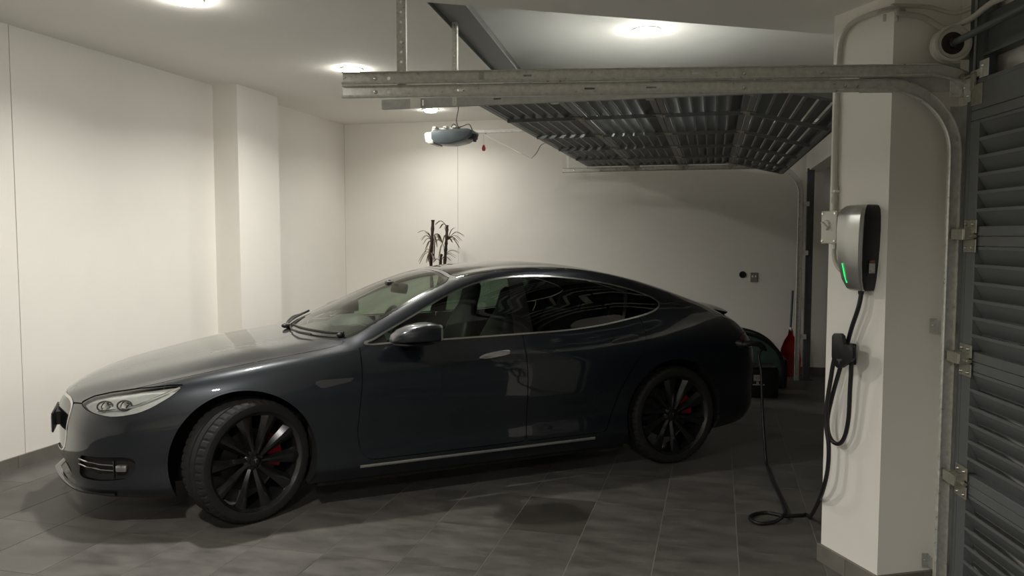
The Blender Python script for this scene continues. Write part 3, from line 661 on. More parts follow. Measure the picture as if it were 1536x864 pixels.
for it in range(6):                                  # fair along the length
    sm = GRID.copy(); wts = ((GRID[2:, :, 0] - GRID[1:-1, :, 0]) / (GRID[2:, :, 0] - GRID[:-2, :, 0]))[..., None]
    sm[1:-1, :, 1:] = .5 * GRID[1:-1, :, 1:] + .5 * (GRID[:-2, :, 1:] * wts + GRID[2:, :, 1:] * (1 - wts)); GRID[3:-3] = sm[3:-3]
GRID[:, -1, 1] = 0
tt = np.clip(GRID[:, :, 0] - 4.4, 0, None); GRID[:, :, 0] -= .26 * tt * tt / (.25 + tt)      # shorten the tail
NS, NR = GRID.shape[:2]
du = np.gradient(GRID, axis=0); dv = np.gradient(GRID, axis=1); NRM = np.cross(du, dv); NRM /= (np.linalg.norm(NRM, axis=2, keepdims=True) + 1e-12)
ref = NRM[NS // 2, NR // 3]
if ref[1] < 0: NRM = -NRM
NRM[:, -1, 1] = 0; NRM[0] = (-1, 0, 0); NRM[-1] = (1, 0, 0)
class Surf:
    """growing vertex table: columns x,o,z, nx,no,nz, v"""
    def __init__(s):
        vcol = np.broadcast_to(VV[None, :, None], (NS, NR, 1))
        s.V = [tuple(r) for r in np.concatenate([GRID, NRM, vcol], 2).reshape(-1, 7)]; s.cache = {}
SF = Surf()
body = [(i * NR + j, (i + 1) * NR + j, (i + 1) * NR + j + 1, i * NR + j + 1) for i in range(NS - 1) for j in range(NR - 1)]
def split(polys, field, key):
    """cut polygons along field = 0 -> (field < 0, field >= 0)"""
    used = np.unique(np.fromiter((k for p in polys for k in p), int)); A = np.array([SF.V[k] for k in used])
    F = dict(zip(used.tolist(), (field(A) + 1e-9).tolist())); neg = []; pos = []; cache = {}
    for p in polys:
        s = [F[k] < 0 for k in p]
        if all(s): neg.append(p); continue
        if not any(s): pos.append(p); continue
        a = []; b = []
        for q in range(len(p)):
            i, j = p[q], p[(q + 1) % len(p)]
            (a if F[i] < 0 else b).append(i)
            if (F[i] < 0) != (F[j] < 0):
                e = (min(i, j), max(i, j))
                if e not in cache:
                    t = F[e[0]] / (F[e[0]] - F[e[1]]); v0 = np.array(SF.V[e[0]]); v1 = np.array(SF.V[e[1]])
                    SF.V.append(tuple(v0 + (v1 - v0) * t)); cache[e] = len(SF.V) - 1
                a.append(cache[e]); b.append(cache[e])
        if len(a) > 2: neg.append(tuple(a))
        if len(b) > 2: pos.append(tuple(b))
    return neg, pos
def sdf(poly):
    P = np.array(poly, float); Q = np.roll(P, -1, axis=0)
    def f(a, b):
        pt = np.stack([a, b], 1); best = np.full(len(pt), 1e9); inside = np.zeros(len(pt), bool)
        for p, q in zip(P, Q):
            e = q - p; wv = pt - p; t = np.clip((wv @ e) / (e @ e + 1e-12), 0, 1); dd = wv - t[:, None] * e
            best = np.minimum(best, np.hypot(dd[:, 0], dd[:, 1]))
            c = ((p[1] > pt[:, 1]) != (q[1] > pt[:, 1])) & (pt[:, 0] < (q[0] - p[0]) * (pt[:, 1] - p[1]) / (q[1] - p[1] + 1e-12) + p[0])
            inside ^= c
        return np.where(inside, -best, best)
    return f
def smooth_poly(pts, n=6, closed=True):
    P = [Vector((a, b, 0)) for a, b in pts]; N = len(P); out = []
    for i in range(N):
        p0, p1, p2, p3 = P[i - 1], P[i], P[(i + 1) % N], P[(i + 2) % N]
        for k in range(n):
            t = k / n; v = .5 * ((2 * p1) + (p2 - p0) * t + (2 * p0 - 5 * p1 + 4 * p2 - p3) * t * t + (3 * p1 - p0 - 3 * p2 + p3) * t ** 3); out.append((v.x, v.y))
    return out
def round_poly(pts, r, n=5):
    out = []; N = len(pts)
    for i in range(N):
        p = Vector(pts[i]); a = Vector(pts[i - 1]) - p; b = Vector(pts[(i + 1) % N]) - p
        rr = min(r, a.length * .45, b.length * .45); A = p + a.normalized() * rr; B = p + b.normalized() * rr
        for k in range(n + 1):
            t = k / n; q = A * (1 - t) ** 2 + p * 2 * t * (1 - t) + B * t * t; out.append((q.x, q.y))
    return out
BIG = 9.
def side_field(poly, vmin=0, vmax=7., xmin=-9):
    f = sdf(poly); return lambda A: np.where((A[:, 6] > vmax) | (A[:, 6] < vmin) | (A[:, 0] < xmin), np.maximum(f(A[:, 0], A[:, 2]), np.where(A[:, 6] > vmax, (A[:, 6] - vmax) * .1, .05)), f(A[:, 0], A[:, 2]))
def top_field(poly, vmin=5.):
    f = sdf(poly); return lambda A: np.where(A[:, 6] < vmin, np.maximum(f(A[:, 0], A[:, 1]), (vmin - A[:, 6]) * .1), f(A[:, 0], A[:, 1]))
def front_field(poly, xmax):
    f = sdf(poly); return lambda A: np.where(A[:, 0] > xmax, np.maximum(f(A[:, 1], A[:, 2]), (A[:, 0] - xmax)), f(A[:, 1], A[:, 2]))
def take(polys, field, gap=.0025):
    """remove a panel with a shut line round it: returns panel, ring, rest"""
    a, rest = split(polys, lambda A: field(A) - gap, 0); panel, ring = split(a, lambda A: field(A) + gap, 0)
    return panel, ring, rest
def surf_obj(name, polys, material, parent=car, sides='both', inset=0., shift=(0, 0, 0)):
    """sides: 'both' one mirrored mesh, 'L' viewer side, 'R' far side"""
    used = sorted({k for p in polys for k in p}); idx = {k: i for i, k in enumerate(used)}
    A = np.array([SF.V[k] for k in used]); N = A[:, 3:6] / (np.linalg.norm(A[:, 3:6], axis=1, keepdims=True) + 1e-9)
    C = A[:, :3] - N * inset + np.array(shift); V = []; F = []; NN = []
    def put(sign):
        at = []
        for i, (c, n) in enumerate(zip(C, N)):
            if sign > 0 and sides == 'both' and A[i, 1] < 1e-6: at.append(i); continue
            at.append(len(V)); V.append((c[0] - XM, sign * c[1], c[2])); NN.append((n[0], sign * n[1], n[2]))
        for p in polys:
            q = [at[idx[k]] for k in p]; F.append(q if sign < 0 else q[::-1])
    if sides in ('both', 'L'): put(-1)
    if sides in ('both', 'R'): put(1)
    me = bpy.data.meshes.new(name); me.from_pydata(V, [], F); me.materials.append(material)
    me.polygons.foreach_set('use_smooth', [True] * len(me.polygons)); me.normals_split_custom_set_from_vertices(NN)
    return link(name, me, parent)
def side_o(x, z):
    i = int(np.argmin(abs(XS - x))); r = GRID[i, :60]; k = np.argsort(r[:, 2]); return float(np.interp(z, r[k, 2], r[k, 1]))
rings = []; pending = []; body0 = list(body)
# wheel arches
WXF, WXR, WZ, AR = .945, 3.875, .365, .402
for wx in (WXF, WXR):
    _, body = split(body, lambda A, wx=wx: np.where(A[:, 6] < 5.2, np.hypot(A[:, 0] - wx, A[:, 2] - WZ) - AR, 1.), 0)
    lip, body = split(body, lambda A, wx=wx: np.where(A[:, 6] < 5.2, np.hypot(A[:, 0] - wx, A[:, 2] - WZ) - AR - .012, 1.), 0)
    pending.append(('wheel_arch_lip', lip, PAINT, 'LR', .0015))
# side glass
DLO = smooth_poly([(1.675, .985), (1.9, .990), (2.3, .994), (2.75, 1.000), (3.05, 1.006), (3.3, 1.024), (3.5, 1.050), (3.68, 1.078), (3.80, 1.106), (3.862, 1.140), (3.845, 1.172), (3.77, 1.210), (3.6, 1.262), (3.35, 1.314), (3.1, 1.346), (2.85, 1.360), (2.6, 1.346), (2.4, 1.306), (2.2, 1.232), (2.0, 1.136), (1.82, 1.052), (1.72, 1.004)], 4)
fD = side_field(DLO, 4.2, 7.05)
dl, body = split(body, lambda A: fD(A) - .010, 0); dlo, chrome = split(dl, fD, 0)
pending.append(('window_chrome', chrome, mat('satin window chrome', (.58, .58, .56), .22, 1., noise=.02, nscale=20), 'LR', -.003))
fwd, rest_ = split(dlo, lambda A: A[:, 0] - (2.655 + (A[:, 2] - 1.0) * .09), 0); bp, rear_ = split(rest_, lambda A: A[:, 0] - 2.795, 0)
mir_, fwd = split(fwd, lambda A: A[:, 0] + (A[:, 2] - .985) * .25 - 1.80, 0)
div_, rear_q = split(rear_, lambda A: A[:, 0] - 3.50 - (A[:, 2] - 1.05) * .55, 0); dv_, rear_q = split(rear_q, lambda A: A[:, 0] - 3.525 - (A[:, 2] - 1.05) * .55, 0)
pending += [('front_window', fwd, M_WIN, 'LR', 0), ('rear_window', div_, M_PRIV, 'LR', 0), ('quarter_window', rear_q, M_PRIV, 'LR', 0), ('window_divider', dv_, M_GLOSSB, 'LR', 0), ('door_pillar', bp, M_GLOSSB, 'LR', 0), ('mirror_sail', mir_, M_GLOSSB, 'LR', 0)]
# windscreen, roof glass, hatch glass (plan outlines)
WSP = round_poly([(1.335, -.3), (1.335, .0), (1.365, .30), (1.43, .55), (1.565, .745), (1.66, .757), (1.95, .682), (2.27, .600), (2.335, .5), (2.355, .2), (2.36, 0), (2.36, -.3)], .04)
ws, rg, body = take(body, top_field(WSP), .003); rings += rg
fr0, ws2 = split(ws, lambda A: -(sdf(WSP)(A[:, 0], A[:, 1]) + .03), 0)
# (fr0 = inside the black frit band, ws2 = the band)
ws_in, ws_band = ws2, fr0
pending += [('windscreen', ws_in, M_WS, 'both', 0), ('windscreen_band', ws_band, M_GLOSSB, 'both', 0)]
RFP = round_poly([(2.40, -.3), (2.395, .2), (2.375, .50), (2.40, .585), (2.8, .585), (3.2, .583), (3.56, .570), (3.60, .5), (3.62, .2), (3.62, -.3)], .05)
rf, rg, body = take(body, top_field(RFP, 6.8), .003); rings += rg; pending.append(('roof_glass', rf, M_ROOFG, 'both', 0))
HGP = round_poly([(3.67, -.3), (3.665, .2), (3.64, .50), (3.66, .565), (4.0, .545), (4.3, .510), (4.43, .47), (4.47, .3), (4.485, 0), (4.485, -.3)], .05)
hg, rg, body = take(body, top_field(HGP, 6.8), .003); rings += rg; pending.append(('hatch_glass', hg, M_ROOFG, 'both', 0))
# nose panel with its bright rim
NOP = round_poly([(-.4, .69), (.26, .688), (.37, .664), (.400, .61), (.385, .50), (.32, .40), (.21, .352), (0, .340), (-.4, .340)], .06)
fN = front_field(NOP, .2)
nose, body = split(body, fN, 0); nrim, nose = split(nose, lambda A: -(fN(A) + .013), 0)
pending += [('nose_panel', nose, M_GLOSSB, 'both', .006), ('nose_rim', nrim, M_CHROME, 'both', -.003)]
# headlamps
HLP = round_poly([(.10, .683), (.17, .722), (.27, .752), (.42, .783), (.56, .803), (.645, .808), (.57, .750), (.47, .692), (.40, .664), (.32, .648), (.26, .642), (.20, .648), (.135, .660)], .018)
fH = side_field(HLP, 3., 7.6)
hl, rg, body = take(body, fH, .0025); rings += rg
pending.append(('headlamp', hl, M_LENS, 'LR', -.001))
# bonnet
HDP = round_poly([(-.035, -.4), (-.035, .05), (.0, .2), (.05, .34), (.12, .49), (.30, .615), (.50, .70), (.70, .745), (.95, .768), (1.25, .782), (1.46, .790), (1.565, .775), (1.45, .60), (1.375, .32), (1.335, 0), (1.335, -.4)], .03)
hd, rg, body = take(body, top_field(HDP, 4.6), .003); rings += rg; pending.append(('bonnet', hd, PAINT, 'both', 0))
# lower intake and corner fog recess
LGP = round_poly([(-.4, .325), (.30, .325), (.42, .315), (.46, .285), (.44, .262), (.30, .250), (-.4, .250)], .02)
lg, body = split(body, front_field(LGP, .5), 0); pending.append(('lower_grille', lg, M_LINER, 'both', .03))
FGP = round_poly([(.10, .418), (.20, .420), (.33, .425), (.385, .405), (.375, .335), (.33, .300), (.20, .285), (.09, .290)], .02)
fg, body = split(body, lambda A: np.where(A[:, 1] < .47, .05, side_field(FGP, 0, 4.5)(A)), 0); pending.append(('fog_recess', fg, M_LINER, 'LR', .022))
SHELL = [p for p in body0 if .0 <= SF.V[p[0]][6] < 5.0 and SF.V[p[0]][0] < .50]
surf_obj('bumper_core', SHELL, M_LINER, car, 'both', .034)
# doors
FDP = round_poly([(1.625, 1.01), (1.622, .80), (1.60, .62), (1.585, .48), (1.60, .36), (1.65, .295), (2.70, .298), (2.705, .60), (2.712, 1.01)], .04)
RDP = round_poly([(2.713, 1.01), (2.706, .60), (2.701, .298), (3.30, .298), (3.34, .40), (3.40, .56), (3.50, .72), (3.60, .83), (3.655, .95), (3.66, 1.06)], .03)
fd, rg, body = take(body, side_field(FDP, .2, 5.6), .0022); rings += rg
rd, rg, body = take(body, side_field(RDP, .2, 5.6), .0022); rings += rg
pending += [('front_door', fd, PAINT, 'LR', 0), ('rear_door', rd, PAINT, 'LR', 0)]
# fender badge, sill strip, tail lamp, tail gate
EMP = round_poly([(1.33, .790), (1.36, .797), (1.593, .800), (1.575, .782), (1.40, .752), (1.375, .752)], .01)
em, body = split(body, side_field(EMP, 2, 5.2), 0); pending.append(('fender_badge', em, mat('satin grey badge', (.12, .12, .12), .3, .8, noise=.05, nscale=20), 'LR', -.003))
TLP = round_poly([(4.42, .845), (4.55, .895), (4.70, .905), (4.80, .90), (4.95, .90), (4.95, .800), (4.75, .785), (4.60, .79), (4.50, .808)], .02)
tl, rg, body = take(body, lambda A: np.where(A[:, 1] < .36, .05, side_field(TLP, 2., 8.)(A)), .002); rings += rg
pending.append(('tail_lamp', tl, mat('dark red lamp plastic', (.09, .006, .008), .12, coat=.8, noise=.1, nscale=40), 'LR', 0))
pending.append(('panel_gaps', rings, M_LINER, 'both', .006))
surf_obj('body_shell', body, PAINT)
PARTS = {}
for nm, pol, mt, sd, ins in pending:
    if not pol: continue
    if sd == 'both': PARTS[nm] = [surf_obj(nm, pol, mt, car, 'both', ins)]
    else: PARTS[nm] = [surf_obj(nm, pol, mt, car, 'L', ins), surf_obj(nm, pol, mt, car, 'R', ins)]
for s_, o in zip('LR', PARTS['headlamp']):     # lamp bowls behind the lenses
    surf_obj('reflector', hl, M_REFL, o, s_, .022)
    sg = -1 if s_ == 'L' else 1
    for x, z, r in ((.235, .688, .027), (.335, .702, .025)):
        oo = side_o(x, z) - .010
        g = G(); g.lathe([(0, .012), (r * .8, .008), (r, -.01), (r * 1.1, -.012)], Matrix.Translation((x - XM, sg * oo, z)) @ Matrix.Rotation(rad(sg * -70), 4, 'X') @ Matrix.Rotation(rad(-35), 4, 'Y'), 18); g.out('projector', M_CHROME, o)
        g = G(); g.tube([(x - XM + r * 1.45 * math.cos(a), sg * (oo + .004 + .25 * r * math.cos(a)), z + r * 1.1 * math.sin(a)) for a in np.linspace(0, 2 * math.pi, 21)], .005, 6); g.out('lamp_bezel', M_DASH, o)
    g = G(); g.tube([(.20 - XM, sg * (side_o(.20, .662) - .012), .664), (.33 - XM, sg * (side_o(.33, .68) - .012), .682), (.46 - XM, sg * (side_o(.46, .725) - .012), .727), (.62 - XM, sg * (side_o(.62, .79) - .012), .792)], .006, 6, smooth=4); g.out('light_strip', M_CHROME, o)

def both(fn):            # run a part builder for the viewer side (-1) and the far side (+1)
    return [fn(-1), fn(1)]
# under tray, wheel liners
g = G(); g.box((2.43 - XM, 0, .17), (2.15, 1.72, .05)); g.box((.45 - XM, 0, .20), (.55, 1.0, .05)); g.box((4.45 - XM, 0, .26), (.55, 1.3, .06)); g.out('under_tray', M_LINER, car, 0)
def liner(sg):
    for wx in (WXF, WXR):
        g = G(); A = []; B = []; n = 28
        for k in range(n + 1):
            a = rad(-28) + rad(236) * k / n; x = wx + (AR + .004) * math.cos(a) - XM; z = WZ + (AR + .004) * math.sin(a); A.append((x, z))
        V0 = [g.bm.verts.new((x, sg * (min(.965, side_o(x + XM, max(z, .2))) - .006), z)) for x, z in A]; V1 = [g.bm.verts.new((x, sg * .50, z)) for x, z in A]
        for k in range(n): g.bm.faces.new((V0[k], V0[k + 1], V1[k + 1], V1[k]))
        g.bm.faces.new(V1); g.out('wheel_liner', M_LINER, car)
both(liner)
# sill strip, fog lamp bars, handles, mirrors
def sill(sg):
    pts = [(x - XM, sg * (side_o(x, z) + .002), z) for x, z in zip(np.linspace(1.60, 3.22, 14), np.linspace(.258, .262, 14))]
    g = G(); g.tube(pts, .0085, 6, flat=(1.1, .6)); g.out('sill_strip', mat('satin bright trim', (.55, .55, .53), .28, .9, noise=.05, nscale=20), car)
both(sill)
def fog(sg):
    def so(x, z): return side_o(x, z)
    for z0, z1 in ((.388, .374), (.358, .344)):
        pts = [(x - XM, sg * (so(x, z0) - .006), z0 + (z1 - z0) * t) for t, x in zip(np.linspace(0, 1, 6), np.linspace(.09, .27, 6))]
        g = G(); g.tube(pts, .0045, 6); g.out('fog_bar', M_CHROME, car)
    x, z = .312, .358
    o = so(x, z); Mx = Matrix.Translation((x - XM, sg * (o - .018), z)) @ Matrix.Rotation(rad(25 * -sg), 4, 'Z')
    g = G(); g.box((0, 0, 0), (.062, .03, .040), rot=Matrix.Rotation(rad(25 * sg), 3, 'Z'), bev=.01)
    ob = g.out('fog_lamp', mat('fog lamp reflector', (.38, .38, .37), .2, .8, noise=.3, nscale=60), car); ob.location = (x - XM, sg * (o - .014), z)
    g = G(); g.box((0, 0, 0), (.006, .03, .10), bev=.002, seg=1); b = g.out('fog_bezel', M_GLOSSB, car); b.location = (.272 - XM, sg * (so(.272, .35) - .008), .352)
both(fog)
def handle(sg, x0, x1, z0, z1, out, material):
    n = 7; pts = []
    for t in np.linspace(0, 1, n):
        x = x0 + (x1 - x0) * t; z = z0 + (z1 - z0) * t; pts.append((x, z, sg * (side_o(x, z) + out)))
    g = G(); hh = [.004, .014, .016, .017, .017, .017, .013]
    R = [[(x - XM, y, z - h), (x - XM, y + sg * .010, z - h * .8), (x - XM, y + sg * .013, z + h * .6), (x - XM, y, z + h), (x - XM, y - sg * .03, z + h), (x - XM, y - sg * .03, z - h)] for (x, z, y), h in zip(pts, hh)]
    loft(g, R); return g.out('door_handle', material, car, 35)
for sg, par in ((-1, 0), (1, 1)):
    a = handle(sg, 2.382, 2.588, .866, .889, .012, mat('bright satin handle', (.72, .72, .70), .25, .9, noise=.03, nscale=20)); a.parent = PARTS['front_door'][par]
    b = handle(sg, 3.372, 3.580, .912, .936, .000, mat('satin dark handle', (.10, .10, .105), .35, .6, noise=.03, nscale=20)); b.parent = PARTS['rear_door'][par]
def mirror(sg):
    root = None
    xs = [1.775, 1.79, 1.83, 1.89, 1.96, 2.02, 2.045, 2.05]; hz = [.010, .022, .037, .049, .055, .055, .053, .049]; hy = [.03, .07, .095, .108, .112, .110, .104, .095]; zc = [1.006 + a for a in hz]; oc = [1.015, 1.02, 1.03, 1.037, 1.042, 1.046, 1.048, 1.048]
    g = G(); R = []
    for x, a, b, z, o in zip(xs, hz, hy, zc, oc):
        ring = []
        for k in range(20):
            th = 2 * math.pi * k / 20; c, s_ = math.cos(th), math.sin(th); e = .42
            ring.append((x - XM, sg * (o + b * math.copysign(abs(c) ** e, c)), z + a * math.copysign(abs(s_) ** e, s_) * (1. if s_ > 0 else .95)))
        R.append(ring)
    loft(g, R); root = g.out('wing_mirror', PAINT, car, 50)
    g = G(); g.box((2.047 - XM, sg * 1.048, 1.060), (.012, .185, .095), bev=.02); g.out('mirror_glass', M_CHROME, root)
    g = G(); g.box((1.90 - XM, sg * .93, 1.002), (.10, .20, .022), rot=(rad(sg * -10), 0, 0), bev=.008); g.out('mirror_arm', M_GLOSSB, root)
    g = G(); g.tube([(1.79 - XM, sg * 1.02, .998), (1.88 - XM, sg * 1.05, .990), (1.99 - XM, sg * 1.055, .994), (2.045 - XM, sg * 1.05, 1.000)], .010, 6, smooth=3); g.out('mirror_lower_trim', M_GLOSSB, root)
    return root
both(mirror)
# front plate
g = G(); g.box((-.072 - XM, 0, .525), (.010, .36, .120), bev=.004, seg=1); pl = g.out('number_plate_frame', M_BLACK, car, 30)
g = G(); g.box((-.079 - XM, 0, .517), (.005, .345, .095), bev=.002, seg=1); g.out('number_plate', M_WHITE, pl, 30)
g = G(); g.box((-.056 - XM, 0, .525), (.030, .10, .08)); g.out('plate_bracket', M_BLACK, pl, 0)
# front lip
g = G(); pts = []
for y in np.linspace(-.74, .74, 31):
    a = abs(y); k = np.argmax(GRID[:, 2, 1] >= a); x = float(np.interp(a, GRID[:90, 2, 1], GRID[:90, 2, 0])); pts.append((x - .008 - XM, y, .212 + .02 * max(0, .3 - a) * 0))
g.tube(pts, .016, 6, flat=(.6, 1.2)); g.out('front_lip', M_GLOSSB, car)
# spoiler lip on the hatch
def spo(t):   # t in -1..1
    a = abs(t); return 4.750 - .115 * a ** 2.2, .60 * t, 1.066 - .026 * a ** 2
g = G(); R = []
for t in np.linspace(-1, 1, 25):
    x, y, z = spo(t); k = 1 - abs(t) ** 6 * .8
    R.append([(x - .26 - XM, y, z + .020), (x - .13 - XM, y, z + .026 + .006 * k), (x - .03 - XM, y, z + .018 * k + .002), (x - XM, y, z + .008 * k), (x - .012 - XM, y, z - .05 * k), (x - .06 - XM, y, z - .085 * k), (x - .24 - XM, y, z - .05)])
loft(g, R); g.out('spoiler', M_GLOSSB, car, 50)
# wipers
ZWS = lambda x, o: float(np.interp(o, GRID[int(np.argmin(abs(XS - x)))][::-1, 1], GRID[int(np.argmin(abs(XS - x)))][::-1, 2]))
def wiper(pts, r):
    P = [(x - XM, -o, ZWS(x, abs(o)) + .022) for x, o in pts]
    g = G(); g.tube(P, r, 6, smooth=4, flat=(1.3, .8)); return g.out('wiper', M_BLACK, car)
wiper([(1.565, .70), (1.50, .60), (1.43, .42), (1.385, .20), (1.37, .02)], .007)
wiper([(1.345, .00), (1.36, -.20), (1.44, -.46), (1.53, -.60), (1.60, -.66)], .007)
wiper([(1.345, .05), (1.335, .18), (1.35, .34), (1.40, .52)], .006)
wiper([(1.33, -.04), (1.36, -.14), (1.42, -.30), (1.52, -.47)], .008)
g = G(); g.sphere((1.335 - XM, .06, ZWS(1.335, .06) + .02), .022, (1.6, 1, .8), 10); g.out('wiper_pivot', M_BLACK, car); g = G(); g.sphere((1.55 - XM, -.68, ZWS(1.55, .68) + .012), .02, (1.3, 1, .8), 10); g.out('wiper_pivot', M_BLACK, car)

# wheels
TR, TW = .352, .245
def tire_mesh():
    prof = [(.283, -.105), (.290, -.117), (.310, -.1225), (.330, -.120), (.342, -.112), (.3495, -.098), (.352, -.075), (.352, -.062), (.345, -.060), (.345, -.052), (.3525, -.050), (.3525, -.010), (.345, -.008), (.345, .008), (.3525, .010), (.3525, .050), (.345, .052), (.345, .060), (.352, .062), (.352, .075), (.3495, .098), (.342, .112), (.330, .120), (.310, .1225), (.290, .117), (.283, .105)]
    g = G(); seg = 192; rings = []
    for k in range(seg):
        a = 2 * math.pi * k / seg; groove = (k % 4 == 0); ring = []
        for i, (r, y) in enumerate(prof):
            sk = 4 <= i <= 7 or 18 <= i <= 21
            rr = r - (.006 if groove and sk else 0)
            aa = a + y * .25
            ring.append(g.bm.verts.new((rr * math.cos(aa), y, rr * math.sin(aa))))
        rings.append(ring)
    for k in range(seg):
        A, B = rings[k], rings[(k + 1) % seg]
        for i in range(len(prof) - 1): g.bm.faces.new((A[i], A[i + 1], B[i + 1], B[i]))
    return g.mesh('tire', mat('tyre rubber', (.008, .008, .0078), .8, noise=.15, nscale=30), 25)
M_RIM = mat('charcoal alloy', (.045, .045, .047), .26, .8, noise=.05, nscale=30, coat=.4)
def rim_mesh():          # lathe about Y; face toward -Y
    g = G(); g.lathe([(.283, .105), (.268, .10), (.255, .02), (.255, -.06), (.268, -.098), (.282, -.108), (.287, -.112), (.289, -.104), (.284, -.095), (.272, -.09), (.262, -.055), (.262, .02), (.275, .1)], Matrix.Rotation(math.pi / 2, 4, 'X') @ Matrix.Scale(-1, 4, (0, 0, 1)), 72)
    return g.mesh('wheel_rim', M_RIM, 35)
def spoke_mesh():        # along +X, face toward -Y
    g = G(); R = []
    for r, wa, ca, y0, y1 in ((.045, .016, .0, -.075, -.03), (.09, .020, .004, -.078, -.036), (.15, .028, .012, -.086, -.046), (.21, .037, .020, -.096, -.055), (.25, .046, .025, -.102, -.060), (.272, .050, .027, -.104, -.060)):
        R.append([(r, y1, ca - wa * .7), (r, y0 + .012, ca - wa), (r, y0, ca - wa * .15), (r, y0 + .004, ca + wa * .35), (r, y0 + .030, ca + wa), (r, y1 + .008, ca + wa * .8)])
    loft(g, R); return g.mesh('spoke', M_RIM, 30)
def hub_mesh():
    g = G(); g.lathe([(0, -.083), (.022, -.083), (.030, -.080), (.032, -.074), (.052, -.070), (.062, -.060), (.066, -.03), (.066, .0), (0, .0)], Matrix.Rotation(math.pi / 2, 4, 'X') @ Matrix.Scale(-1, 4, (0, 0, 1)), 28)
    for k in range(5):
        a = 2 * math.pi * (k + .3) / 5; g.cyl((.044 * math.cos(a), -.066, .044 * math.sin(a)), (.044 * math.cos(a), -.080, .044 * math.sin(a)), .009, seg=8)
    return g.mesh('hub', M_RIM, 35)
def disc_mesh():
    g = G(); g.lathe([(.075, -.012), (.178, -.012), (.178, .014), (.075, .014), (.075, -.012)], Matrix.Rotation(math.pi / 2, 4, 'X'), 48); return g.mesh('brake_disc', mat('brake disc iron', (.07, .068, .065), .45, .8, noise=.1, nscale=50), 30)
def caliper_mesh():
    g = G(); R = []
    for k in range(9):
        a = rad(-30) + rad(60) * k / 8; c, s_ = math.cos(a), math.sin(a); e = .004 if k in (0, 8) else 0
        R.append([(c * (.115 + e), -.034 + e, s_ * (.115 + e)), (c * (.200 - e), -.034 + e, s_ * (.200 - e)), (c * (.205 - e), .03, s_ * (.205 - e)), (c * .115, .03, s_ * .115)])
    loft(g, R); return g.mesh('brake_caliper', mat('red caliper paint', (.30, .006, .010), .35, noise=.08, nscale=20, coat=.3), 40)
def emblem_mesh():
    g = G(); g.prism([(-.012, .011), (-.006, .0135), (.006, .0135), (.012, .011), (.010, .008), (.003, .0095), (.0, -.013), (-.003, .0095), (-.010, .008)], .002, Vector((0, -.083, 0)), Vector((1, 0, 0)), Vector((0, 0, 1)), Vector((0, -1, 0))); return g.mesh('hub_emblem', M_CHROME, 0)
meshes = dict(tire=tire_mesh(), hub=hub_mesh(), disc=disc_mesh(), emblem=emblem_mesh()); RM, SM, CM = rim_mesh(), spoke_mesh(), caliper_mesh()
def wheel(x, sg, steer, spin):
    """origin on the steering axis, outer face toward -Y before the side turn"""
    wh = link('wheel', RM, car, (x - XM, sg * (.735 + .10 * 0), TR)); off = Vector((0, -.100, 0))
    rz = steer if sg < 0 else math.pi + steer
    wh.location = Vector((x - XM, sg * .735, TR)) + Matrix.Rotation(rz, 3, 'Z') @ off
    wh.rotation_euler = (0, 0, rz)
    link('tire', meshes['tire'], wh); link('hub', meshes['hub'], wh); link('hub_emblem', meshes['emblem'], wh)
    link('brake_disc', meshes['disc'], wh, (0, .0, 0)); c = link('brake_caliper', CM, wh, (0, 0, 0), (0, rad(-8) if sg < 0 else rad(188), 0))
    for k in range(10): link('spoke', SM, wh, None, (0, spin + 2 * math.pi * k / 10, 0))
    return wh
STEER = rad(24)
wheel(.93, -1, STEER, .15); wheel(.93, 1, STEER, .4); wheel(3.89, -1, 0, .3); wheel(3.89, 1, 0, .1)

# cabin
def cx(x): return x - XM
g = G(); loft(g, [[(cx(1.40), y, .93 - .07 * abs(y) ** 2), (cx(1.62), y, .985 - .05 * abs(y) ** 2), (cx(1.85), y, 1.0 - .03 * abs(y) ** 2), (cx(1.97), y, .975), (cx(2.02), y, .92), (cx(2.0), y, .55), (cx(1.5), y, .55)] for y in np.linspace(-.72, .72, 17)]); dash = g.out('dashboard', M_DASH, car, 40)
g = G(); loft(g, [[(cx(1.66), y, .97), (cx(1.78), y, .985 + h_), (cx(1.92), y, .99 + h_), (cx(1.99), y, .975 + h_ * .8), (cx(1.97), y, .95)] for y, h_ in ((.16, .0), (.22, .045), (.30, .06), (.37, .063), (.44, .06), (.52, .045), (.58, 0))]); g.out('instrument_hood', M_DASH, dash, 50)
g = G(); g.box((cx(2.03), 0, .86), (.02, .27, .40), (0, rad(-12), 0), bev=.008); g.out('centre_screen', M_GLOSSB, dash, 40)
Ms = Matrix.Translation((cx(2.13), .37, .92)) @ Matrix.Rotation(rad(-68), 4, 'Y')
g = G(); n = 40
P = [Ms @ Vector((.185 * math.cos(2 * math.pi * k / n), .185 * math.sin(2 * math.pi * k / n), 0)) for k in range(n + 1)]
g.tube(P, .015, 8); sw = g.out('steering_wheel', M_BLACK, car)
g = G(); g.box((0, 0, 0), (.15, .13, .05), bev=.02); o = g.out('wheel_hub', M_BLACK, sw, 50); o.matrix_local = Ms
g = G(); g.box((0, 0, 0), (.045, .35, .022), bev=.006); g.box((-.09, 0, 0), (.17, .04, .022), bev=.006); o = g.out('wheel_spokes', M_BLACK, sw, 40); o.matrix_local = Ms
g = G(); g.box((cx(2.13), 0, 1.262), (.03, .25, .075), (0, rad(12), rad(8)), bev=.014); g.cyl((cx(2.12), 0, 1.28), (cx(2.05), 0, 1.315), .012, seg=10); g.box((cx(2.06), 0, 1.30), (.06, .07, .03), bev=.01); g.out('interior_mirror', M_BLACK, car, 40)
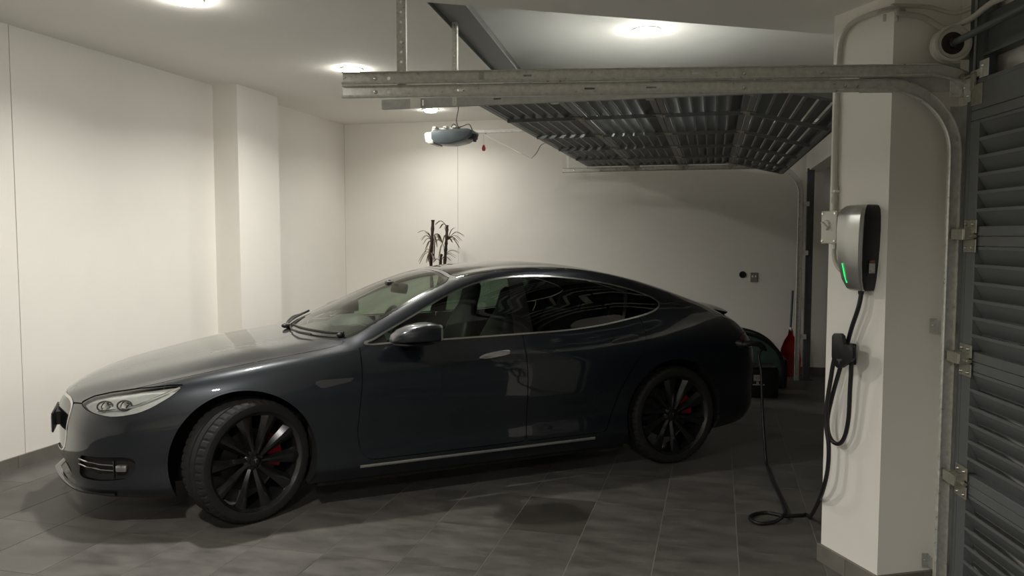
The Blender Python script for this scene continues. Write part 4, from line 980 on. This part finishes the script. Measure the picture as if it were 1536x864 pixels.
def seat(x, y, wd):
    g = G(); R = []
    for t, dx, hw_, th in ((0, 0, .22, .05), (.06, .01, .235, .07), (.25, .05, .245, .075), (.45, .105, .225, .07), (.58, .145, .17, .06), (.64, .165, .125, .055), (.72, .185, .125, .055), (.80, .20, .115, .05), (.83, .205, .08, .03)):
        z = .50 + t * .93; ring = []
        for k in range(16):
            a = 2 * math.pi * k / 16; c, s_ = math.cos(a), math.sin(a); ring.append((cx(x + .20 + dx * 1.15) + th * math.copysign(abs(c) ** .7, c), y + hw_ * math.copysign(abs(s_) ** .7, s_), z))
        R.append(ring)
    loft(g, R); s_ = g.out('seat', M_SEAT, car, 60)
    g = G(); g.box((cx(x - .06), y, .46), (.54, .48, .16), (0, rad(-8), 0), bev=.05, seg=3); g.out('seat_cushion', M_SEAT, s_, 60)
    return s_
seat(2.42, .37, .48); seat(2.42, -.37, .48)
g = G(); g.box((cx(3.62), 0, .74), (.16, 1.34, .58), (0, rad(22), 0), bev=.05, seg=3); bench = g.out('rear_seat', M_SEAT, car, 60)
g = G(); g.box((cx(3.36), 0, .46), (.52, 1.34, .16), bev=.05, seg=3); g.out('seat_cushion', M_SEAT, bench, 60)
for y in (-.43, 0, .43):
    g = G(); g.box((cx(3.76), y, 1.06), (.10, .27, .16), (0, rad(18), 0), bev=.04, seg=3); g.out('headrest', M_SEAT, bench, 60)
g = G(); g.box((cx(2.75), 0, .30), (2.3, 1.5, .04)); g.box((cx(2.5), 0, .5), (.9, .22, .22), bev=.02); g.out('cabin_floor', M_BLACK, car, 0)
g = G(); g.box((cx(4.2), 0, .93), (.75, 1.2, .02)); g.out('parcel_shelf', M_BLACK, car, 0)
def trim(sg):
    g = G(); pts = [(x, z) for x in (1.7, 2.2, 2.7, 3.2, 3.6) for z in (.35, .6, .8, .955)]
    V = {}
    for x in (1.66, 2.2, 2.7, 3.2, 3.75):
        for z in (.32, .55, .8, .965): V[x, z] = g.bm.verts.new((cx(x), sg * (side_o(x, z) - (.10 if z < .9 else .05)), z))
    X_ = (1.66, 2.2, 2.7, 3.2, 3.75); Z_ = (.32, .55, .8, .965)
    for a, b in zip(X_, X_[1:]):
        for c, d in zip(Z_, Z_[1:]): g.bm.faces.new((V[a, c], V[b, c], V[b, d], V[a, d]))
    g.out('door_lining', M_BLACK, car, 60)
both(trim)
g = G(); g.box((cx(1.35), 0, .6), (.04, 1.5, .6)); g.out('bulkhead', M_LINER, car, 0)

# ------------------------------------------------------------------ charging cable and plug
port = carw(4.47, side_o(4.47, .835), .835)
pn = (CN * .9 + CR * .43).normalized()
pg = thing('charging_plug', 'black charging plug pushed into the rear lamp of the car', 'plug', port, 0)
g = G(); p0 = Vector((0, 0, 0)); q1 = pn * .05; q2 = pn * .075 + CR * .03 + Vector((0, 0, .012)); q3 = pn * .09 + CR * .085 + Vector((0, 0, .004)); q4 = pn * .095 + CR * .125 + Vector((0, 0, -.03))
g.tube([p0 - pn * .02, q1, q2, q3, q4], [.026, .028, .024, .019, .014] if False else .022, 12, smooth=1); g.out('grip', M_BLACK, pg)
g = G(); g.cyl(-pn * .02, pn * .035, .032, .029, seg=18); g.out('nozzle', M_BLACK, pg)
g = G(); g.cyl(q3, q4 + (q4 - q3) * .5, .017, .012, seg=12); g.out('strain_relief', M_RUBB, pg)
pe = port + q4
cab0 = face(1293, 434, .035)
cpts = [face(1294, 428, .035), cab0, face(1288, 460, .040), face(1278, 490, .038), face(1271, 515, .035), face(1266, 532, .035),
        face(1259, 556, .035), face(1248, 596, .036), face(1241.5, 628, .036), face(1243, 650, .036), face(1250, 663, .036), face(1260, 665, .038), face(1268, 652, .042), face(1273, 625, .046), face(1275, 585, .052), face(1277, 548, .059), face(1275, 532, .060), face(1267, 520.5, .060), face(1257, 524, .060),
        face(1251, 540, .060), face(1245, 575, .062), face(1240, 610, .066), face(1239.5, 640, .068), face(1243, 668, .068), face(1242, 700, .065), face(1236.5, 728, .06)]
R_ = .0125
fl = [(1228, 752, .12), (1214, 776, R_), (1200, 773, R_), (1178, 774, R_), (1150, 769, R_), (1130, 772, R_), (1125, 778, R_), (1138, 785, R_), (1160, 783, R_), (1174, 775, R_ + .022), (1177, 765, R_ + .01), (1170, 745, R_), (1158, 720, R_), (1150, 698, R_)]
for a, b, z in fl:
    if z > .05:
        d = ray(a, b); t = 3.95 / d.y; cpts.append(Vector((d.x * t, 3.95, CAM_H + d.z * t)))
    else: cpts.append(atz(a, b, z))
foot = atz(1150, 698, R_)
def lerp(a, b, t): return a + (b - a) * t
def atline(px, py, Y):
    d = ray(px, py); t = Y / d.y; return Vector((d.x * t, Y, CAM_H + d.z * t))
Yf, Yp = foot.y, pe.y
cpts += [atline(1146, 655, lerp(Yf, Yp, .25)), atline(1143, 600, lerp(Yf, Yp, .6)), atline(1142, 560, lerp(Yf, Yp, .85)), atline(1138, 532, lerp(Yf, Yp, .98)), pe]
cb = thing('charging_cable', 'thick black charging cable looped on the hook and trailing over tiles', 'cable', cpts[0], 0)
cs_ = spline(cpts, 5)
for p in cs_: p.z = max(p.z, .0108)          # the cable lies on the tiles, never under them
g = G(); g.tube([p - cpts[0] for p in cs_], R_ * .82, 10); g.out('cable', M_RUBB, cb)

# ------------------------------------------------------------------ things at the far wall
def farp(px, py, off=0.):
    d = ray(px, py); p0 = CORNER + NF * off; t = NF.dot(p0) / (NF.x * d.x + NF.y * d.y); return Vector((d.x * t, d.y * t, CAM_H + d.z * t))
FAZ = math.atan2(NF.y, NF.x)
p = farp(1131, 416); wo = thing('wall_outlet', 'grey double wall outlet on the far wall', 'outlet', p, FAZ)
g = G(); g.box((.006, 0, 0), (.012, .085, .115), bev=.004, seg=1); g.out('plate', mat('grey outlet plastic', (.22, .22, .21), .4, noise=.04, nscale=20), wo, 30)
for y in (-.018, .018):
    g = G(); g.box((.014, y, .012), (.006, .02, .022), bev=.002, seg=1); g.out('switch', M_WHITE, wo, 30)
p = farp(1114, 412); wh_ = thing('wall_grommet', 'black round cable grommet in the far wall beside the outlet', 'grommet', p, FAZ)
g = G(); g.lathe([(0, .004), (.026, .004), (.030, .012), (.038, .012), (.042, .002), (.042, 0)], Matrix.Rotation(math.pi / 2, 4, 'Y'), 24); g.out('ring', M_BLACK, wh_)
# dead potted palm
pp = Vector((-.93, 9.55, 0)); pl_ = thing('dead_palm', 'dead dry potted palm with bare stems behind the car roof', 'plant', pp, 0)
M_BARK = mat('dry brown stem', (.045, .030, .018), .85, noise=.35, nscale=30, bump=.3)
M_DRY = mat('withered brown leaf', (.11, .075, .040), .8, noise=.3, nscale=12)
g = G(); g.lathe([(0, 0), (.15, 0), (.17, .02), (.20, .36), (.215, .36), (.215, .40), (.19, .40), (.18, .33), (0, .33)], None, 32); g.out('pot', mat('terracotta pot', (.20, .085, .05), .8, noise=.12, nscale=14), pl_)
g = G(); g.lathe([(0, .345), (.10, .345), (.182, .335)], None, 24); g.out('soil', mat('dry soil', (.04, .03, .02), .95, noise=.4, nscale=40, bump=.5), pl_, 0)
def pz(px, py): q = atline(px, py, 9.55); return Vector((q.x - pp.x, random.uniform(-.06, .06), q.z))
stems = [[(0, 0, .33), pz(646, 400), pz(648, 372), pz(650, 330)], [(.05, 0, .33), pz(667, 398), pz(670, 362), pz(671, 338)], [(.03, .05, .33), pz(661, 400), pz(662, 382)]]
for st, r in zip(stems, (.018, .017, .015)):
    P = [Vector(q) for q in st]; P[0].y = P[-1].y * .5
    g = G(); sp_ = spline(P, 8); g.tube(sp_, [r * (1.25 if k % 3 == 0 else .95) for k in range(len(sp_))], 8); g.out('stem', M_BARK, pl_)
tufts = [((648, 360), [(624, 350), (630, 360), (638, 349), (636, 366), (640, 375), (642, 384), (644, 392)]), ((646, 378), [(628, 392), (632, 396), (640, 394), (652, 392), (637, 378)]), ((652, 352), [(660, 362), (662, 366), (655, 370), (650, 390)]), ((664, 365), [(652, 350), (651, 358), (655, 362), (650, 366), (668, 352), (660, 388), (668, 386)]), ((671, 340), [(652, 337), (658, 342), (667, 345)]), ((671, 360), [(682, 342), (697, 354), (692, 362), (686, 364), (678, 364), (690, 372), (684, 360)]), ((660, 392), [(650, 393), (676, 391), (690, 380), (684, 386)])]
for c, ends in tufts:
    for k, e in enumerate(ends + ends):
        a = pz(*c); b = pz(e[0] + random.uniform(-1, 1), e[1] + random.uniform(-1, 1)); b.y = a.y + random.uniform(-.14, .14)
        m = (a + b) / 2 + Vector((0, 0, .25 * abs(b.x - a.x) + .02)); P = spline([a, m, b], 5); n = len(P)
        g = G(); g.tube(P, [max(.0015, .006 * math.sin(math.pi * (.12 + .86 * i / n))) for i in range(n)], 5, flat=(.35, 1.5)); g.out('leaf', M_DRY, pl_)
# red scoop shovel with blue-grey handle leaning by the far post
sc = Vector((3.245, 9.19, 0)); sv = thing('scoop_shovel', 'red plastic scoop with slim blue-grey handle leaning behind the far track', 'shovel', sc, rad(-10))
M_RED = mat('red scoop plastic', (.36, .012, .018), .4, noise=.08, nscale=12)
g = G(); R = []
for z, b, d in ((.0, .105, .03), (.06, .115, .05), (.20, .12, .06), (.34, .105, .055), (.43, .07, .045), (.49, .03, .03), (.56, .02, .022)):
    R.append([(-b, -.01 - d * .2, z), (-b * .85, d * .6, z), (0, d, z), (b * .85, d * .6, z), (b, -.01 - d * .2, z), (b * .82, d * .45, z), (0, d - .012, z), (-b * .82, d * .45, z)])
loft(g, R); g.out('blade', M_RED, sv, 50)
g = G(); g.cyl((0, .012, .52), (.03, .10, 1.0), .013, seg=12); g.out('handle', mat('blue grey metal handle', (.06, .085, .11), .35, .5, noise=.05, nscale=20), sv)
g = G(); g.cyl((.001, .015, .535), (.004, .022, .575), .0155, seg=12); g.out('ferrule', M_WHITE, sv)
# dark green carry bag with rounded black frame, and a low case with a printed label
bg = thing('carry_bag', 'dark green round-topped bag with black edging behind the car tail', 'bag', (2.70, 8.66, 0), rad(-12))
M_GRN = mat('dark green fabric', (.06, .11, .092), .6, noise=.12, nscale=20)
arc = [(-.42, .02), (-.42, .50), (-.36, .575), (-.22, .60), (-.05, .57), (.08, .51), (.18, .42), (.24, .31), (.26, .16), (.26, .02)]
g = G(); g.prism(arc, .34, Vector((0, .17, 0)), Vector((1, 0, 0)), Vector((0, 0, 1)), Vector((0, -1, 0)), bev=.03); g.out('bag_body', M_GRN, bg, 50)
for yy in (-.175, .175):
    g = G(); g.tube([(a, yy, z) for a, z in arc], .020, 8, smooth=4); g.out('edge_frame', M_BLACK, bg)
g = G(); g.box((.27, 0, .17), (.06, .30, .30), bev=.03); g.out('side_pocket', M_BLACK, bg, 50)
cs_p = atz(1131, 600, 0); cs = thing('storage_case', 'low black case with a white printed label on the floor behind the car', 'case', (cs_p.x + .085, cs_p.y + .25, 0), rad(-8))
g = G(); g.box((0, 0, .15), (.42, .30, .30), bev=.02); g.out('case_body', M_BLACK, cs, 40)
g = G(); g.box((0, 0, .305), (.40, .28, .02), bev=.008); g.out('lid', M_BLACK, cs, 40)
lx, lz = .0, .20
g = G(); g.box((lx, -.1515, lz + .005), (.078, .003, .062)); lab = g.out('label', M_WHITE, cs, 0)
M_INK = mat('grey label ink', (.25, .25, .25), .6, noise=.1, nscale=50)
g = G(); g.tube([(lx + .016 * math.cos(a), -.1535, lz + .006 + .012 * math.sin(a)) for a in np.linspace(0, 2 * math.pi, 15)], .002, 5); g.box((lx, -.1535, lz + .006), (.05, .001, .003)); g.out('label_mark', M_INK, lab, 0)
g = G(); g.box((lx, -.1515, lz - .045), (.026, .003, .022)); g.box((lx + .01, -.1515, lz - .064), (.115, .003, .011)); g.out('label_text', M_WHITE, cs, 0)
